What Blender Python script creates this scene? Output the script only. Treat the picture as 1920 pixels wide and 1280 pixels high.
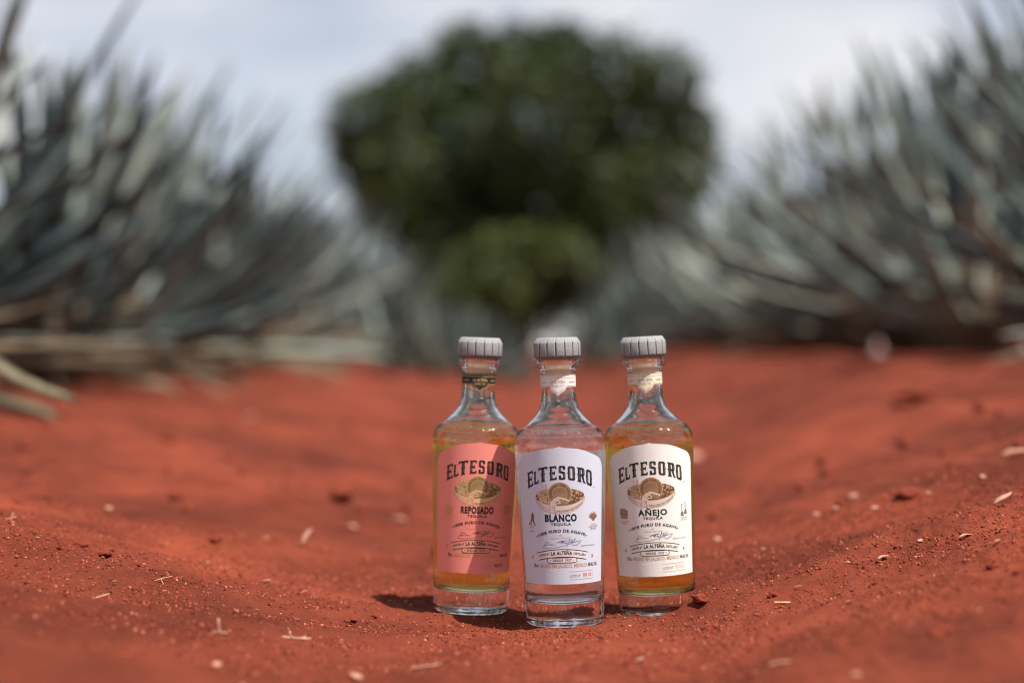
import bpy, bmesh, math, random
import numpy as np
from mathutils import Vector, Matrix, Euler
from mathutils.geometry import tessellate_polygon

random.seed(11)
R = math.radians
SC = bpy.context.scene
for _o in list(bpy.data.objects):
    bpy.data.objects.remove(_o)
COL = SC.collection

# ------------------------------------------------------------------ camera
FPX = 3200.0                 # focal length in photo pixels (1920 wide)
CAM = Vector((0.0, -1.64, 0.2625))
HOR = 650.0                  # photo row of the horizon
cd = bpy.data.cameras.new('camera')
cam = bpy.data.objects.new('camera', cd)
COL.objects.link(cam)
cam.location = CAM
cam.rotation_euler = (R(90) + math.atan((HOR - 640) / FPX), 0, 0)
cd.sensor_width = 36.0
cd.lens = FPX / 1920 * 36.0
cd.clip_start = 0.05
cd.clip_end = 3000
cd.dof.use_dof = True
cd.dof.focus_distance = 1.615
cd.dof.aperture_fstop = cd.lens / 31.0
cd.dof.aperture_blades = 0
SC.camera = cam

# ------------------------------------------------------------------ sky and sun
SUN_EL = 66.0
SUN_AX, SUN_AY = 0.80, -0.60        # horizontal direction towards the sun
_n = math.hypot(SUN_AX, SUN_AY); SUN_AX /= _n; SUN_AY /= _n
w = bpy.data.worlds.new('World'); SC.world = w; w.use_nodes = True
nt = w.node_tree; nt.nodes.clear()
out = nt.nodes.new('ShaderNodeOutputWorld'); bg = nt.nodes.new('ShaderNodeBackground')
sky = nt.nodes.new('ShaderNodeTexSky'); sky.sky_type = 'NISHITA'; sky.sun_disc = False
sky.sun_elevation = R(SUN_EL); sky.sun_rotation = math.atan2(SUN_AX, SUN_AY)
sky.altitude = 2000; sky.dust_density = 1.0; sky.air_density = 1.0
tc = nt.nodes.new('ShaderNodeTexCoord')
mp = nt.nodes.new('ShaderNodeMapping'); mp.inputs['Scale'].default_value = (1, 1, 2.6)
mp.inputs['Location'].default_value = (0.35, 0.0, 0.1)
nz = nt.nodes.new('ShaderNodeTexNoise'); nz.inputs['Scale'].default_value = 3.4
nz.inputs['Detail'].default_value = 5; nz.inputs['Roughness'].default_value = 0.5
cr = nt.nodes.new('ShaderNodeValToRGB')
cr.color_ramp.elements[0].position = 0.44; cr.color_ramp.elements[0].color = (0.30, 0.30, 0.30, 1)
cr.color_ramp.elements[1].position = 0.70; cr.color_ramp.elements[1].color = (0.95, 0.95, 0.95, 1)
mx = nt.nodes.new('ShaderNodeMix'); mx.data_type = 'RGBA'
mx.inputs[7].default_value = (9.4, 9.1, 9.15, 1)      # sunlit cloud
nt.links.new(tc.outputs['Generated'], mp.inputs['Vector'])
nt.links.new(mp.outputs[0], nz.inputs['Vector'])
nt.links.new(nz.outputs['Fac'], cr.inputs['Fac'])
nt.links.new(cr.outputs['Color'], mx.inputs[0])
nt.links.new(sky.outputs[0], mx.inputs[6])
nt.links.new(mx.outputs[2], bg.inputs['Color'])
bg.inputs['Strength'].default_value = 0.064
nt.links.new(bg.outputs[0], out.inputs['Surface'])

sd = bpy.data.lights.new('sun', 'SUN'); sun = bpy.data.objects.new('sun', sd); COL.objects.link(sun)
sd.energy = 5.0; sd.angle = R(0.53); sd.color = (1.0, 0.95, 0.88)
sdir = Vector((math.cos(R(SUN_EL)) * SUN_AX, math.cos(R(SUN_EL)) * SUN_AY, math.sin(R(SUN_EL))))
sun.rotation_euler = sdir.to_track_quat('Z', 'Y').to_euler()
sun.location = sdir * 30
sd.cycles.is_caustics_light = True

SC.view_settings.view_transform = 'Standard'
SC.view_settings.look = 'None'
SC.view_settings.exposure = 0.75
SC.view_settings.gamma = 1.0
SC.view_settings.use_curve_mapping = False
SC.render.engine = 'CYCLES'
cy = SC.cycles
cy.use_denoising = True
cy.max_bounces = 28; cy.transmission_bounces = 28; cy.glossy_bounces = 6; cy.diffuse_bounces = 3
cy.transparent_max_bounces = 16
cy.sample_clamp_indirect = 50.0
cy.blur_glossy = 0.2
cy.filter_width = 1.1

# ------------------------------------------------------------------ helpers
def setp(o, label=None, cat=None, group=None, kind=None):
    if label: o['label'] = label
    if cat: o['category'] = cat
    if group: o['group'] = group
    if kind: o['kind'] = kind
    return o

def link(name, me, parent=None):
    o = bpy.data.objects.new(name, me)
    COL.objects.link(o)
    if parent is not None: o.parent = parent
    return o

def empty(name, loc=(0, 0, 0)):
    o = bpy.data.objects.new(name, None); COL.objects.link(o)
    o.location = loc; o.empty_display_size = 0.05
    return o

def mesh_np(name, verts, faces, mat=None, smooth=True, uvs=None):
    """faces: (n,k) int array"""
    verts = np.asarray(verts, dtype=np.float32); faces = np.asarray(faces, dtype=np.int32)
    me = bpy.data.meshes.new(name)
    k = faces.shape[1]
    me.vertices.add(len(verts)); me.vertices.foreach_set('co', verts.ravel())
    me.loops.add(faces.size); me.loops.foreach_set('vertex_index', faces.ravel())
    me.polygons.add(len(faces))
    me.polygons.foreach_set('loop_start', np.arange(0, faces.size, k, dtype=np.int32))
    me.update(calc_edges=True)
    if smooth: me.polygons.foreach_set('use_smooth', np.ones(len(faces), dtype=bool))
    me.validate()
    for m in (mat if isinstance(mat, (list, tuple)) else [mat]):
        if m is not None: me.materials.append(m)
    return me

def mesh_py(name, verts, faces, mat=None, smooth=False):
    me = bpy.data.meshes.new(name)
    me.from_pydata([tuple(v) for v in verts], [], faces)
    if smooth: me.polygons.foreach_set('use_smooth', np.ones(len(me.polygons), dtype=bool))
    for m in (mat if isinstance(mat, (list, tuple)) else [mat]):
        if m is not None: me.materials.append(m)
    me.update()
    return me

class NM:
    """small node-material builder"""
    def __init__(self, name):
        self.m = bpy.data.materials.new(name); self.m.use_nodes = True
        self.t = self.m.node_tree; self.b = self.t.nodes['Principled BSDF']
        self.o = self.t.nodes['Material Output']
    def n(self, kind, **kw):
        x = self.t.nodes.new('ShaderNode' + kind)
        for k, v in kw.items():
            if k in x.inputs: x.inputs[k].default_value = v
            else: setattr(x, k, v)
        return x
    def l(self, a, b): self.t.links.new(a, b)
    def noise(self, scale, detail=4, rough=0.55, coord='Object', vec=None):
        c = self.n('TexCoord')
        x = self.n('TexNoise'); x.inputs['Scale'].default_value = scale
        x.inputs['Detail'].default_value = detail; x.inputs['Roughness'].default_value = rough
        self.l(vec if vec is not None else c.outputs[coord], x.inputs['Vector'])
        return x.outputs['Fac']
    def ramp(self, fac, stops):
        r = self.n('ValToRGB'); e = r.color_ramp.elements
        while len(e) < len(stops): e.new(0.5)
        for q, (p, c) in zip(e, stops):
            q.position = p; q.color = (*c, 1) if len(c) == 3 else c
        self.l(fac, r.inputs['Fac'])
        return r.outputs['Color']
    def mix(self, fac, a, b, blend='MIX'):
        x = self.n('Mix', data_type='RGBA', blend_type=blend)
        for s, v in ((0, fac), (6, a), (7, b)):
            if hasattr(v, 'links'): self.l(v, x.inputs[s])
            else: x.inputs[s].default_value = v if s == 0 else (*v, 1) if len(v) == 3 else v
        return x.outputs[2]
    def base(self, c):
        if hasattr(c, 'links'): self.l(c, self.b.inputs['Base Color'])
        else: self.b.inputs['Base Color'].default_value = (*c, 1)
    def bump(self, h, dist, strength=1.0):
        x = self.n('Bump'); x.inputs['Distance'].default_value = dist; x.inputs['Strength'].default_value = strength
        self.l(h, x.inputs['Height']); self.l(x.outputs[0], self.b.inputs['Normal'])
    def rough(self, v): self.b.inputs['Roughness'].default_value = v
    def spec(self, v): self.b.inputs['Specular IOR Level'].default_value = v

def plain(name, c, rough=0.6, spec=0.3, metal=0.0):
    k = NM(name); k.base(c); k.rough(rough); k.spec(spec); k.b.inputs['Metallic'].default_value = metal
    return k.m

# ------------------------------------------------------------------ materials
def soil_material():
    k = NM('red_soil')
    big = k.noise(2.6, 5, 0.6); mid = k.noise(14, 5); fine = k.noise(420, 5, 0.65); sp = k.noise(900, 2)
    c = k.ramp(big, [(0.30, (0.075, 0.0160, 0.0082)), (0.70, (0.255, 0.0530, 0.0265))])
    c2 = k.ramp(mid, [(0.3, (0.62, 0.58, 0.55)), (0.7, (1.12, 1.12, 1.12))])
    c = k.mix(0.8, c, c2, 'MULTIPLY')
    c3 = k.ramp(fine, [(0.30, (0.62, 0.55, 0.52)), (0.55, (1, 1, 1)), (0.76, (1.28, 1.5, 1.6))])
    c = k.mix(0.75, c, c3, 'MULTIPLY')
    k.base(c); k.rough(0.95); k.spec(0.12)
    k.bump(fine, 0.0022, 1.0)
    return k.m
M_SOIL = soil_material()
def crumb_material():
    k = NM('soil_crumb')
    g = k.n('NewGeometry')
    k.base(k.ramp(g.outputs['Random Per Island'], [(0, (0.08, 0.016, 0.008)), (0.5, (0.21, 0.043, 0.023)), (0.9, (0.34, 0.08, 0.046)), (1.0, (0.46, 0.16, 0.105))]))
    k.rough(0.95); k.spec(0.1)
    return k.m
M_CRUMB = crumb_material()
def clod_material():
    k = NM('soil_clod'); f = k.noise(160, 5, 0.6)
    k.base(k.ramp(f, [(0.3, (0.10, 0.021, 0.011)), (0.7, (0.21, 0.043, 0.023))])); k.rough(0.95); k.spec(0.1)
    return k.m
M_CLOD = clod_material()

def agave_material():
    k = NM('agave_leaf')
    oi = k.n('ObjectInfo')
    c = k.ramp(oi.outputs['Random'], [(0.0, (0.014, 0.023, 0.025)), (0.45, (0.055, 0.079, 0.077)), (0.72, (0.165, 0.200, 0.178)), (1.0, (0.33, 0.35, 0.285))])  # random per-leaf tone, spread wide so colour stands in for lit and shaded leaves
    nzv = k.noise(9, 4)
    c = k.mix(0.6, c, k.ramp(nzv, [(0.3, (0.7, 0.74, 0.74)), (0.7, (1.2, 1.17, 1.15))]), 'MULTIPLY')
    at = k.n('Attribute', attribute_name='along')
    tip = k.ramp(at.outputs['Fac'], [(0.0, (1, 1, 1)), (0.10, (0, 0, 0)), (0.955, (0, 0, 0)), (0.975, (1, 1, 1))])
    tipc = k.ramp(at.outputs['Fac'], [(0.0, (0.40, 0.40, 0.28)), (0.5, (0.09, 0.04, 0.025))])
    c = k.mix(tip, c, tipc)
    k.base(c); k.rough(0.48); k.spec(0.35)
    return k.m
M_AGAVE = agave_material()

def dry_material():
    k = NM('dry_leaf')
    oi = k.n('ObjectInfo')
    c = k.ramp(oi.outputs['Random'], [(0, (0.06, 0.038, 0.024)), (0.5, (0.125, 0.092, 0.060)), (1, (0.205, 0.175, 0.12))])
    c = k.mix(0.7, c, k.ramp(k.noise(22, 4), [(0.3, (0.55, 0.5, 0.45)), (0.7, (1.15, 1.15, 1.1))]), 'MULTIPLY')
    k.base(c); k.rough(0.8); k.spec(0.2)
    return k.m
M_DRY = dry_material()

def bark_material():
    k = NM('bark'); f = k.noise(6, 6)
    k.base(k.ramp(f, [(0.3, (0.05, 0.04, 0.03)), (0.7, (0.14, 0.11, 0.085))])); k.rough(0.9); k.bump(f, 0.02)
    return k.m
M_BARK = bark_material()

def foliage_material(name, cols):
    k = NM(name)
    g = k.n('NewGeometry')
    c = k.ramp(g.outputs['Random Per Island'], [(0, cols[0]), (0.55, cols[1]), (1, cols[2])])
    k.base(c); k.rough(0.5); k.spec(0.35)
    tr = k.n('BsdfTranslucent'); k.l(c, tr.inputs['Color'])
    ms = k.n('MixShader'); ms.inputs[0].default_value = 0.22
    k.l(k.b.outputs[0], ms.inputs[1]); k.l(tr.outputs[0], ms.inputs[2]); k.l(ms.outputs[0], k.o.inputs['Surface'])
    return k.m
M_TREE = foliage_material('tree_foliage', [(0.010, 0.018, 0.004), (0.031, 0.047, 0.009), (0.088, 0.112, 0.022)])
M_SHRUB = foliage_material('shrub_foliage', [(0.020, 0.032, 0.007), (0.060, 0.078, 0.014), (0.135, 0.150, 0.034)])

def glass(name, ior=1.5, tint=(1, 1, 1), absorb=None, density=0.0, rough=0.0):
    k = NM(name)
    k.base(tint); k.rough(rough)
    k.b.inputs['Transmission Weight'].default_value = 1.0
    k.b.inputs['IOR'].default_value = ior
    if absorb:
        v = k.n('VolumeAbsorption'); v.inputs['Color'].default_value = (*absorb, 1); v.inputs['Density'].default_value = density
        k.l(v.outputs[0], k.o.inputs['Volume'])
    return k.m
M_GLASS = glass('clear_glass', 1.5, (0.995, 1.0, 0.997), rough=0.025)
def dusty_glass():
    m = M_GLASS; t = m.node_tree; b = t.nodes['Principled BSDF']; o = t.nodes['Material Output']
    tc_ = t.nodes.new('ShaderNodeTexCoord'); sp = t.nodes.new('ShaderNodeSeparateXYZ'); t.links.new(tc_.outputs['Object'], sp.inputs[0])
    mr = t.nodes.new('ShaderNodeMapRange'); mr.inputs[1].default_value = 0.0; mr.inputs[2].default_value = 0.013; mr.inputs[3].default_value = 0.75; mr.inputs[4].default_value = 0.0
    t.links.new(sp.outputs['Z'], mr.inputs[0])
    n_ = t.nodes.new('ShaderNodeTexNoise'); n_.inputs['Scale'].default_value = 260; n_.inputs['Detail'].default_value = 4; t.links.new(tc_.outputs['Object'], n_.inputs['Vector'])
    r_ = t.nodes.new('ShaderNodeValToRGB'); r_.color_ramp.elements[0].position = 0.46; r_.color_ramp.elements[1].position = 0.66; t.links.new(n_.outputs['Fac'], r_.inputs['Fac'])
    mu = t.nodes.new('ShaderNodeMath'); mu.operation = 'MULTIPLY'; t.links.new(mr.outputs[0], mu.inputs[0]); t.links.new(r_.outputs['Color'], mu.inputs[1])
    d_ = t.nodes.new('ShaderNodeBsdfDiffuse'); d_.inputs['Color'].default_value = (0.27, 0.06, 0.035, 1)
    x_ = t.nodes.new('ShaderNodeMixShader'); t.links.new(mu.outputs[0], x_.inputs[0]); t.links.new(b.outputs[0], x_.inputs[1]); t.links.new(d_.outputs[0], x_.inputs[2])
    t.links.new(x_.outputs[0], o.inputs['Surface'])
dusty_glass()
M_LIQ = {'reposado': glass('gold_liquid', 1.36, (1, 1, 1), (0.97, 0.925, 0.13), 24.0),
         'blanco': glass('clear_liquid', 1.36),
         'anejo': glass('amber_liquid', 1.36, (1, 1, 1), (0.945, 0.855, 0.05), 28.0)}

def cap_material():
    k = NM('grey_stone_cap')
    f = k.noise(700, 4, 0.6); p = k.noise(1600, 2)
    c = k.ramp(f, [(0.3, (0.19, 0.187, 0.188)), (0.7, (0.32, 0.316, 0.316))])
    c = k.mix(k.ramp(p, [(0.22, (1, 1, 1)), (0.30, (0, 0, 0))]), c, (0.09, 0.085, 0.085))
    k.base(c); k.rough(0.8); k.spec(0.2); k.bump(f, 0.0004, 0.6)
    return k.m
M_CAP = cap_material()
M_GROOVE = plain('cap_groove', (0.03, 0.03, 0.032), 0.9, 0.1)
def stem_material():
    k = NM('wooden_stem'); k.base(k.ramp(k.noise(260, 4), [(0.3, (0.74, 0.46, 0.24)), (0.7, (0.86, 0.60, 0.36))])); k.rough(0.6)
    return k.m
M_STEM = stem_material()

def paper_material(name, c, metal=0.0, rough=0.55):
    k = NM(name)
    tcx = k.n('TexCoord'); f = k.noise(1400, 3)
    wv = k.n('TexWave', wave_type='BANDS', bands_direction='Z'); wv.inputs['Scale'].default_value = 190; wv.inputs['Distortion'].default_value = 16
    wv.inputs['Detail'].default_value = 2.0; wv.inputs['Detail Scale'].default_value = 0.35
    k.l(tcx.outputs['Object'], wv.inputs['Vector'])
    k.base(k.mix(0.10, c, k.ramp(f, [(0.3, tuple(x * 0.7 for x in c)), (0.7, tuple(min(1, x * 1.15) for x in c))])))
    k.rough(rough); k.spec(0.3); k.b.inputs['Metallic'].default_value = metal
    k.bump(wv.outputs['Fac'], 0.00009, 0.25)
    return k.m

# ------------------------------------------------------------------ noise
def _hash(ix, iy, s):
    h = (ix.astype(np.int64) * 374761393 + iy.astype(np.int64) * 668265263 + s * 974634557) & 0xffffffff
    h = ((h ^ (h >> 13)) * 1274126177) & 0xffffffff
    return (h ^ (h >> 16)) & 0xffffffff
def perlin(x, y, s):
    ix = np.floor(x); iy = np.floor(y); fx = x - ix; fy = y - iy
    ux = fx * fx * fx * (fx * (fx * 6 - 15) + 10); uy = fy * fy * fy * (fy * (fy * 6 - 15) + 10)
    def g(dx, dy):
        a = _hash(ix + dx, iy + dy, s) * (2 * math.pi / 4294967296.0)
        return np.cos(a) * (fx - dx) + np.sin(a) * (fy - dy)
    a = g(0, 0); b = g(1, 0); c = g(0, 1); d = g(1, 1)
    return (a + ux * (b - a)) + uy * ((c + ux * (d - c)) - (a + ux * (b - a)))

# ------------------------------------------------------------------ ground
_px = np.array([-1.7, -1.3, -0.9, -0.49, -0.34, -0.20, -0.09, 0.165, 0.235, 0.38, 0.49, 0.75, 1.0, 1.35, 1.7])
_pz = np.array([0.135, 0.13, 0.115, 0.070, 0.045, 0.012, 0.0, 0.0, 0.022, 0.060, 0.094, 0.168, 0.212, 0.228, 0.225])
_fx = np.arange(-1.9, 1.9, 0.004)
_fz = np.interp(_fx, _px, _pz)
_kk = np.exp(-0.5 * (np.arange(-30, 31) * 0.004 / 0.035) ** 2); _kk /= _kk.sum()
_fz = np.convolve(np.pad(_fz, 30, mode='edge'), _kk, mode='valid')

BOTTLES = {   # x, distance from camera, base lift, lean about the view axis, label turn
    'reposado': dict(x=-0.0417, d=1.712, lean=2.1, turn=4.5),
    'blanco':   dict(x=0.0512, d=1.640, lean=-1.7, turn=-1.5),
    'anejo':    dict(x=0.1440, d=1.684, lean=-3.2, turn=1.0),
}
BASEZ = {'reposado': -0.0010, 'blanco': -0.0015, 'anejo': 0.0}
def base_xyz(k):
    return np.array([BOTTLES[k]['x'], CAM.y + BOTTLES[k]['d'], BASEZ[k]])

OCT = [(0.60, .028, 1, 0), (0.24, .022, 2, 0), (0.095, .0125, 3, 0), (0.040, .0045, 4, 1), (0.017, .0022, 5, 1), (0.0075, .0017, 6, 1)]
def height(x, y, sp=None):
    x = np.asarray(x, float); y = np.asarray(y, float)
    ax = np.abs(x)
    z = np.interp(np.clip(x, -1.7, 1.7), _fx, _fz)
    edge = np.where(x < 0, 0.135, 0.225)
    zo = edge - 0.5 * (edge - 0.02) * (1 - np.cos(2 * math.pi * (ax - 1.7) / 3.4))
    z = np.where(ax > 1.7, zo, z)
    far = np.clip((np.maximum(ax - 14, y - 48)) / 6, 0, 1); far = far * far * (3 - 2 * far)
    z = z * (1 - far) + 0.03 * far
    n = np.zeros_like(z)
    for wl, amp, s, bil in OCT:
        p = perlin(x / wl + 3.1 * s, y / wl - 7.7 * s, s)
        if bil: p = 0.45 - np.abs(p) * 2.2
        wgt = 1.0 if sp is None else np.clip((wl / sp - 2.2) / 2.0, 0, 1)
        n = n + amp * p * wgt
    # calm, walked-on furrow floor; rougher flanks
    n *= 0.50 + 0.50 * np.clip((np.maximum(ax, np.abs(y) * 0.6) - 0.10) / 0.32, 0, 1)
    z = z + n * (1 - 0.5 * far)
    # soil heaped against the foot of the amber bottle
    for cx, cyy, rr, hh in ((0.186, 0.006, 0.018, 0.011), (0.166, -0.004, 0.012, 0.006), (0.205, 0.030, 0.030, 0.012)):
        z = z + hh * np.exp(-(((x - cx) ** 2 + (y - cyy) ** 2) / rr ** 2) * 1.4)
    for k in BOTTLES:                       # each bottle presses its own seat
        bx, by, bz = base_xyz(k)
        sl = -math.tan(R(BOTTLES[k]['lean']))
        rr = np.hypot(x - bx, y - by)
        z = z + 0.0022 * np.exp(-((rr - 0.0445) / 0.006) ** 2) * (0.4 + 1.6 * np.abs(perlin(x / .02, y / .02, 31)))
        t = np.clip((0.0445 - rr) / 0.008, 0, 1)
        seat = bz + sl * (x - bx) + 0.0006
        z = z * (1 - t) + np.where(t > 0, np.minimum(seat + np.where(rr > 0.036, 0.0016 * perlin(x / .012, y / .012, 9) - .0004, -0.0012), 9), 0) * t
    return z
def hz(x, y): return float(height(np.array([x]), np.array([y]))[0])

def grid_axis(fine0, fine1, step, lo, hi, growth):
    a = list(np.arange(fine0, fine1, step))
    s = step; v = a[0]; left = []
    while v > lo:
        s *= growth; v -= s; left.append(v)
    s = step; v = a[-1]; right = []
    while v < hi:
        s *= growth; v += s; right.append(v)
    return np.array(left[::-1] + a + right)
def build_ground():
    xs = grid_axis(-0.56, 0.56, 0.0019, -320, 320, 1.06)
    ys = grid_axis(-0.36, 0.36, 0.0023, -40, 600, 1.016)
    X, Y = np.meshgrid(xs, ys)
    SX, SY = np.meshgrid(np.gradient(xs), np.gradient(ys))
    Z = height(X.ravel(), Y.ravel(), np.maximum(SX, SY).ravel())
    V = np.stack([X.ravel(), Y.ravel(), Z], 1)
    nx, ny = len(xs), len(ys)
    i = (np.arange(ny - 1)[:, None] * nx + np.arange(nx - 1)[None, :]).ravel()
    F = np.stack([i, i + 1, i + nx + 1, i + nx], 1)
    o = link('ground', mesh_np('ground', V, F, M_SOIL))
    setp(o, 'furrow of crumbly brick-red soil between the agave rows', 'soil', kind='structure')
    return o
build_ground()

def ray(px, py):
    d = Vector(((px - 960) / FPX, 1.0, (HOR - py) / FPX)); return d
def on_ground(px, py):
    """where the sight line of a photo pixel meets the soil"""
    d = ray(px, py); t = 1.2
    ts = np.concatenate([np.arange(1.2, 4, 0.004), np.arange(4, 30, 0.05)])
    zz = height(CAM.x + d.x * ts, CAM.y + ts)
    below = np.nonzero(CAM.z + d.z * ts < zz)[0]
    t = ts[below[0]] if len(below) else 20.0
    return Vector((CAM.x + d.x * t, CAM.y + t, float(zz[below[0]]) if len(below) else 0.0)), t

# ------------------------------------------------------------------ agaves
def leaf_mesh(name, curve, mat, width=1.0, L=1.0, twist=0.0, wither=0.0, seed=0):
    rnd = random.Random(seed)
    ts = [0, 0.08, 0.22, 0.42, 0.62, 0.80, 0.93, 0.97, 1.0]
    ws = [0.055, 0.050, 0.042, 0.047, 0.044, 0.033, 0.016, 0.007, 0.001]
    V = []; al = []
    x = 0.0; z = 0.0; ang = 0.0; tp = 0.0
    for t, wv in zip(ts, ws):
        dt = t - tp; tp = t
        ang = curve * t * t
        x += math.cos(ang) * dt * L; z += math.sin(ang) * dt * L
        hw = wv * width * (1 - wither * rnd.uniform(0, 0.6))
        th = max(0.002, 0.020 * (1 - t) + 0.004) * (1 - 0.6 * wither)
        cup = hw * (0.35 + wither * rnd.uniform(-0.5, 0.8))
        tw = twist * t
        for (yy, zz) in ((-hw, cup), (0, 0.0), (hw, cup), (0, -th)):
            yr = yy * math.cos(tw) - zz * math.sin(tw); zr = yy * math.sin(tw) + zz * math.cos(tw)
            V.append((x - math.sin(ang) * zr, yr, z + math.cos(ang) * zr)); al.append(t)
    F = []
    for i in range(len(ts) - 1):
        for j in range(4):
            a = i * 4 + j; b = i * 4 + (j + 1) % 4
            F.append((a, a + 4, b + 4, b))
    F.append((0, 1, 2, 3)); n = (len(ts) - 1) * 4; F.append((n + 3, n + 2, n + 1, n))
    me = mesh_py(name, V, F, mat, True)
    a = me.attributes.new('along', 'FLOAT', 'POINT'); a.data.foreach_set('value', al)
    return me
LEAVES = [leaf_mesh('leaf', c, M_AGAVE, wd, 1.0, tw, 0, i) for i, (c, wd, tw) in enumerate(
    [(0.10, 1.0, 0.1), (0.22, 0.95, -0.15), (-0.12, 1.05, 0.2), (0.02, 0.9, -0.1), (0.30, 1.1, 0.05), (-0.05, 1.0, 0.3)])]
DRYLEAVES = [leaf_mesh('dry_leaf', c, M_DRY, wd, 1.0, tw, 0.6, 20 + i) for i, (c, wd, tw) in enumerate(
    [(-0.5, 0.8, 0.5), (-0.25, 0.9, -0.7), (0.2, 0.7, 0.9), (-0.8, 0.85, 0.2)])]
def core_mesh():
    V = []; F = []; n = 12; pr = [(0.10, -0.06), (0.20, 0.04), (0.235, 0.18), (0.21, 0.34), (0.13, 0.46), (0.03, 0.52)]
    for r_, z_ in pr:
        for j in range(n):
            a = 2 * math.pi * j / n; rr = r_ * (1 + 0.08 * math.sin(5 * a + z_ * 30)); V.append((rr * math.cos(a), rr * math.sin(a), z_))
    for i in range(len(pr) - 1):
        for j in range(n):
            F.append((i * n + j, i * n + (j + 1) % n, (i + 1) * n + (j + 1) % n, (i + 1) * n + j))
    F.append(tuple(range(n))[::-1]); F.append(tuple((len(pr) - 1) * n + j for j in range(n)))
    return mesh_py('core', V, F, M_DRY, True)
CORE = core_mesh()

def agave(x, y, seed, nleaf, ndry, size, label, group, extra=()):
    rnd = random.Random(seed)
    z = hz(x, y)
    t = empty('agave_plant', (x, y, z)); t.scale = (size,) * 3
    t.rotation_euler = (0, 0, rnd.uniform(0, 6.28))
    setp(t, label, 'agave', group)
    link('core', CORE, t)
    a = rnd.uniform(0, 6.28)
    for i in range(nleaf):
        f = (i + 0.5) / nleaf                    # 0 lowest .. 1 heart
        a += 2.39996 + rnd.uniform(-0.12, 0.12)
        el = R(-2 + 88 * f ** 0.76 + rnd.uniform(-5, 5))
        L = (1.06 + 0.30 * math.sin(math.pi * min(1, f * 1.05))) * rnd.uniform(0.90, 1.10)
        r0 = 0.20 * (1 - f) ** 0.5; z0 = 0.12 + 0.34 * f
        o = link('leaf', LEAVES[rnd.randrange(len(LEAVES))], t)
        o.location = (r0 * math.cos(a), r0 * math.sin(a), z0)
        o.rotation_euler = (rnd.uniform(-0.25, 0.25), -el, a)
        o.scale = (L, rnd.uniform(0.80, 1.12), rnd.uniform(0.9, 1.2))
    for i in range(ndry):
        a = rnd.uniform(0, 6.28)
        o = link('dry_leaf', DRYLEAVES[rnd.randrange(len(DRYLEAVES))], t)
        o.location = (0.17 * math.cos(a), 0.17 * math.sin(a), rnd.uniform(0.06, 0.16))
        o.rotation_euler = (rnd.uniform(-0.8, 0.8), R(rnd.uniform(-14, 5)), a)
        o.scale = (rnd.uniform(0.75, 1.2), rnd.uniform(0.28, 0.6), rnd.uniform(0.6, 1.2))
    return t

TENS = ['', '', 'twenty-', 'thirty-']
ONES = ['', 'first', 'second', 'third', 'fourth', 'fifth', 'sixth', 'seventh', 'eighth', 'ninth', 'tenth', 'eleventh', 'twelfth', 'thirteenth', 'fourteenth',
        'fifteenth', 'sixteenth', 'seventeenth', 'eighteenth', 'nineteenth']
def ordinal(k):
    return ONES[k] if k < 20 else {20: 'twentieth', 30: 'thirtieth'}.get(k) or TENS[k // 10] + ONES[k % 10]
def nth(i, n, row):
    return ('first agave of the %s row, where the row opens' % row) if i == 0 else ('%s agave along the %s row towards the tree' % (ordinal(i + 1), row))
NR = 25
for i in range(NR):
    d = 2.20 + 1.22 * i
    nl, nd = (46, 24) if i < 6 else (38, 12) if i < 14 else (24, 2)
    agave((-1.62 if i < 8 else -1.66) + random.uniform(-.09, .09), CAM.y + d + random.uniform(-.12, .12), 100 + i, nl, nd,
          random.uniform(0.63, 0.67) if i < 2 else random.uniform(0.70, 0.76) if i < 4 else random.uniform(0.74, 0.86), nth(i, NR, 'sunlit') + (', with a dry tan skirt' if i < 3 else ''), 'agaves in the sunlit row')
for i in range(NR):
    d = 2.65 + 1.20 * i
    nl, nd = (44, 5) if i < 6 else (36, 4) if i < 14 else (24, 2)
    agave(1.72 + random.uniform(-.09, .09), CAM.y + d + random.uniform(-.12, .12), 300 + i, nl, nd,
          random.uniform(0.62, 0.66) if i < 2 else random.uniform(0.68, 0.74) if i < 4 else random.uniform(0.72, 0.82), nth(i, NR, 'shaded'), 'agaves in the shaded row')
for i in range(9):
    for sx in (-1, 1):
        d = 6.5 + 1.5 * i
        agave(sx * 4.95 + random.uniform(-.1, .1), CAM.y + d, 500 + i + (40 if sx > 0 else 0), 34, 0, random.uniform(0.72, 0.8),
              'agave half hidden in the row behind the sunlit row' if sx < 0 else 'agave half hidden in the row behind the shaded row',
              'agaves behind the sunlit row' if sx < 0 else 'agaves behind the shaded row')

for i in range(18):
    px_ = 735 + 26.5 * i; d = 10.6 + 1.7 * (i % 3) + 0.5 * math.sin(i * 2.1)
    sz = (0.11 if 960 < px_ < 1085 else 0.36 + 0.10 * abs(px_ - 1010) / 270) * random.uniform(0.66, 0.84)
    agave((px_ - 960) / FPX * d, CAM.y + d, 700 + i, 34, 4, sz, 'low young agave growing across the end of the furrow', 'young agaves closing the furrow')
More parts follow.
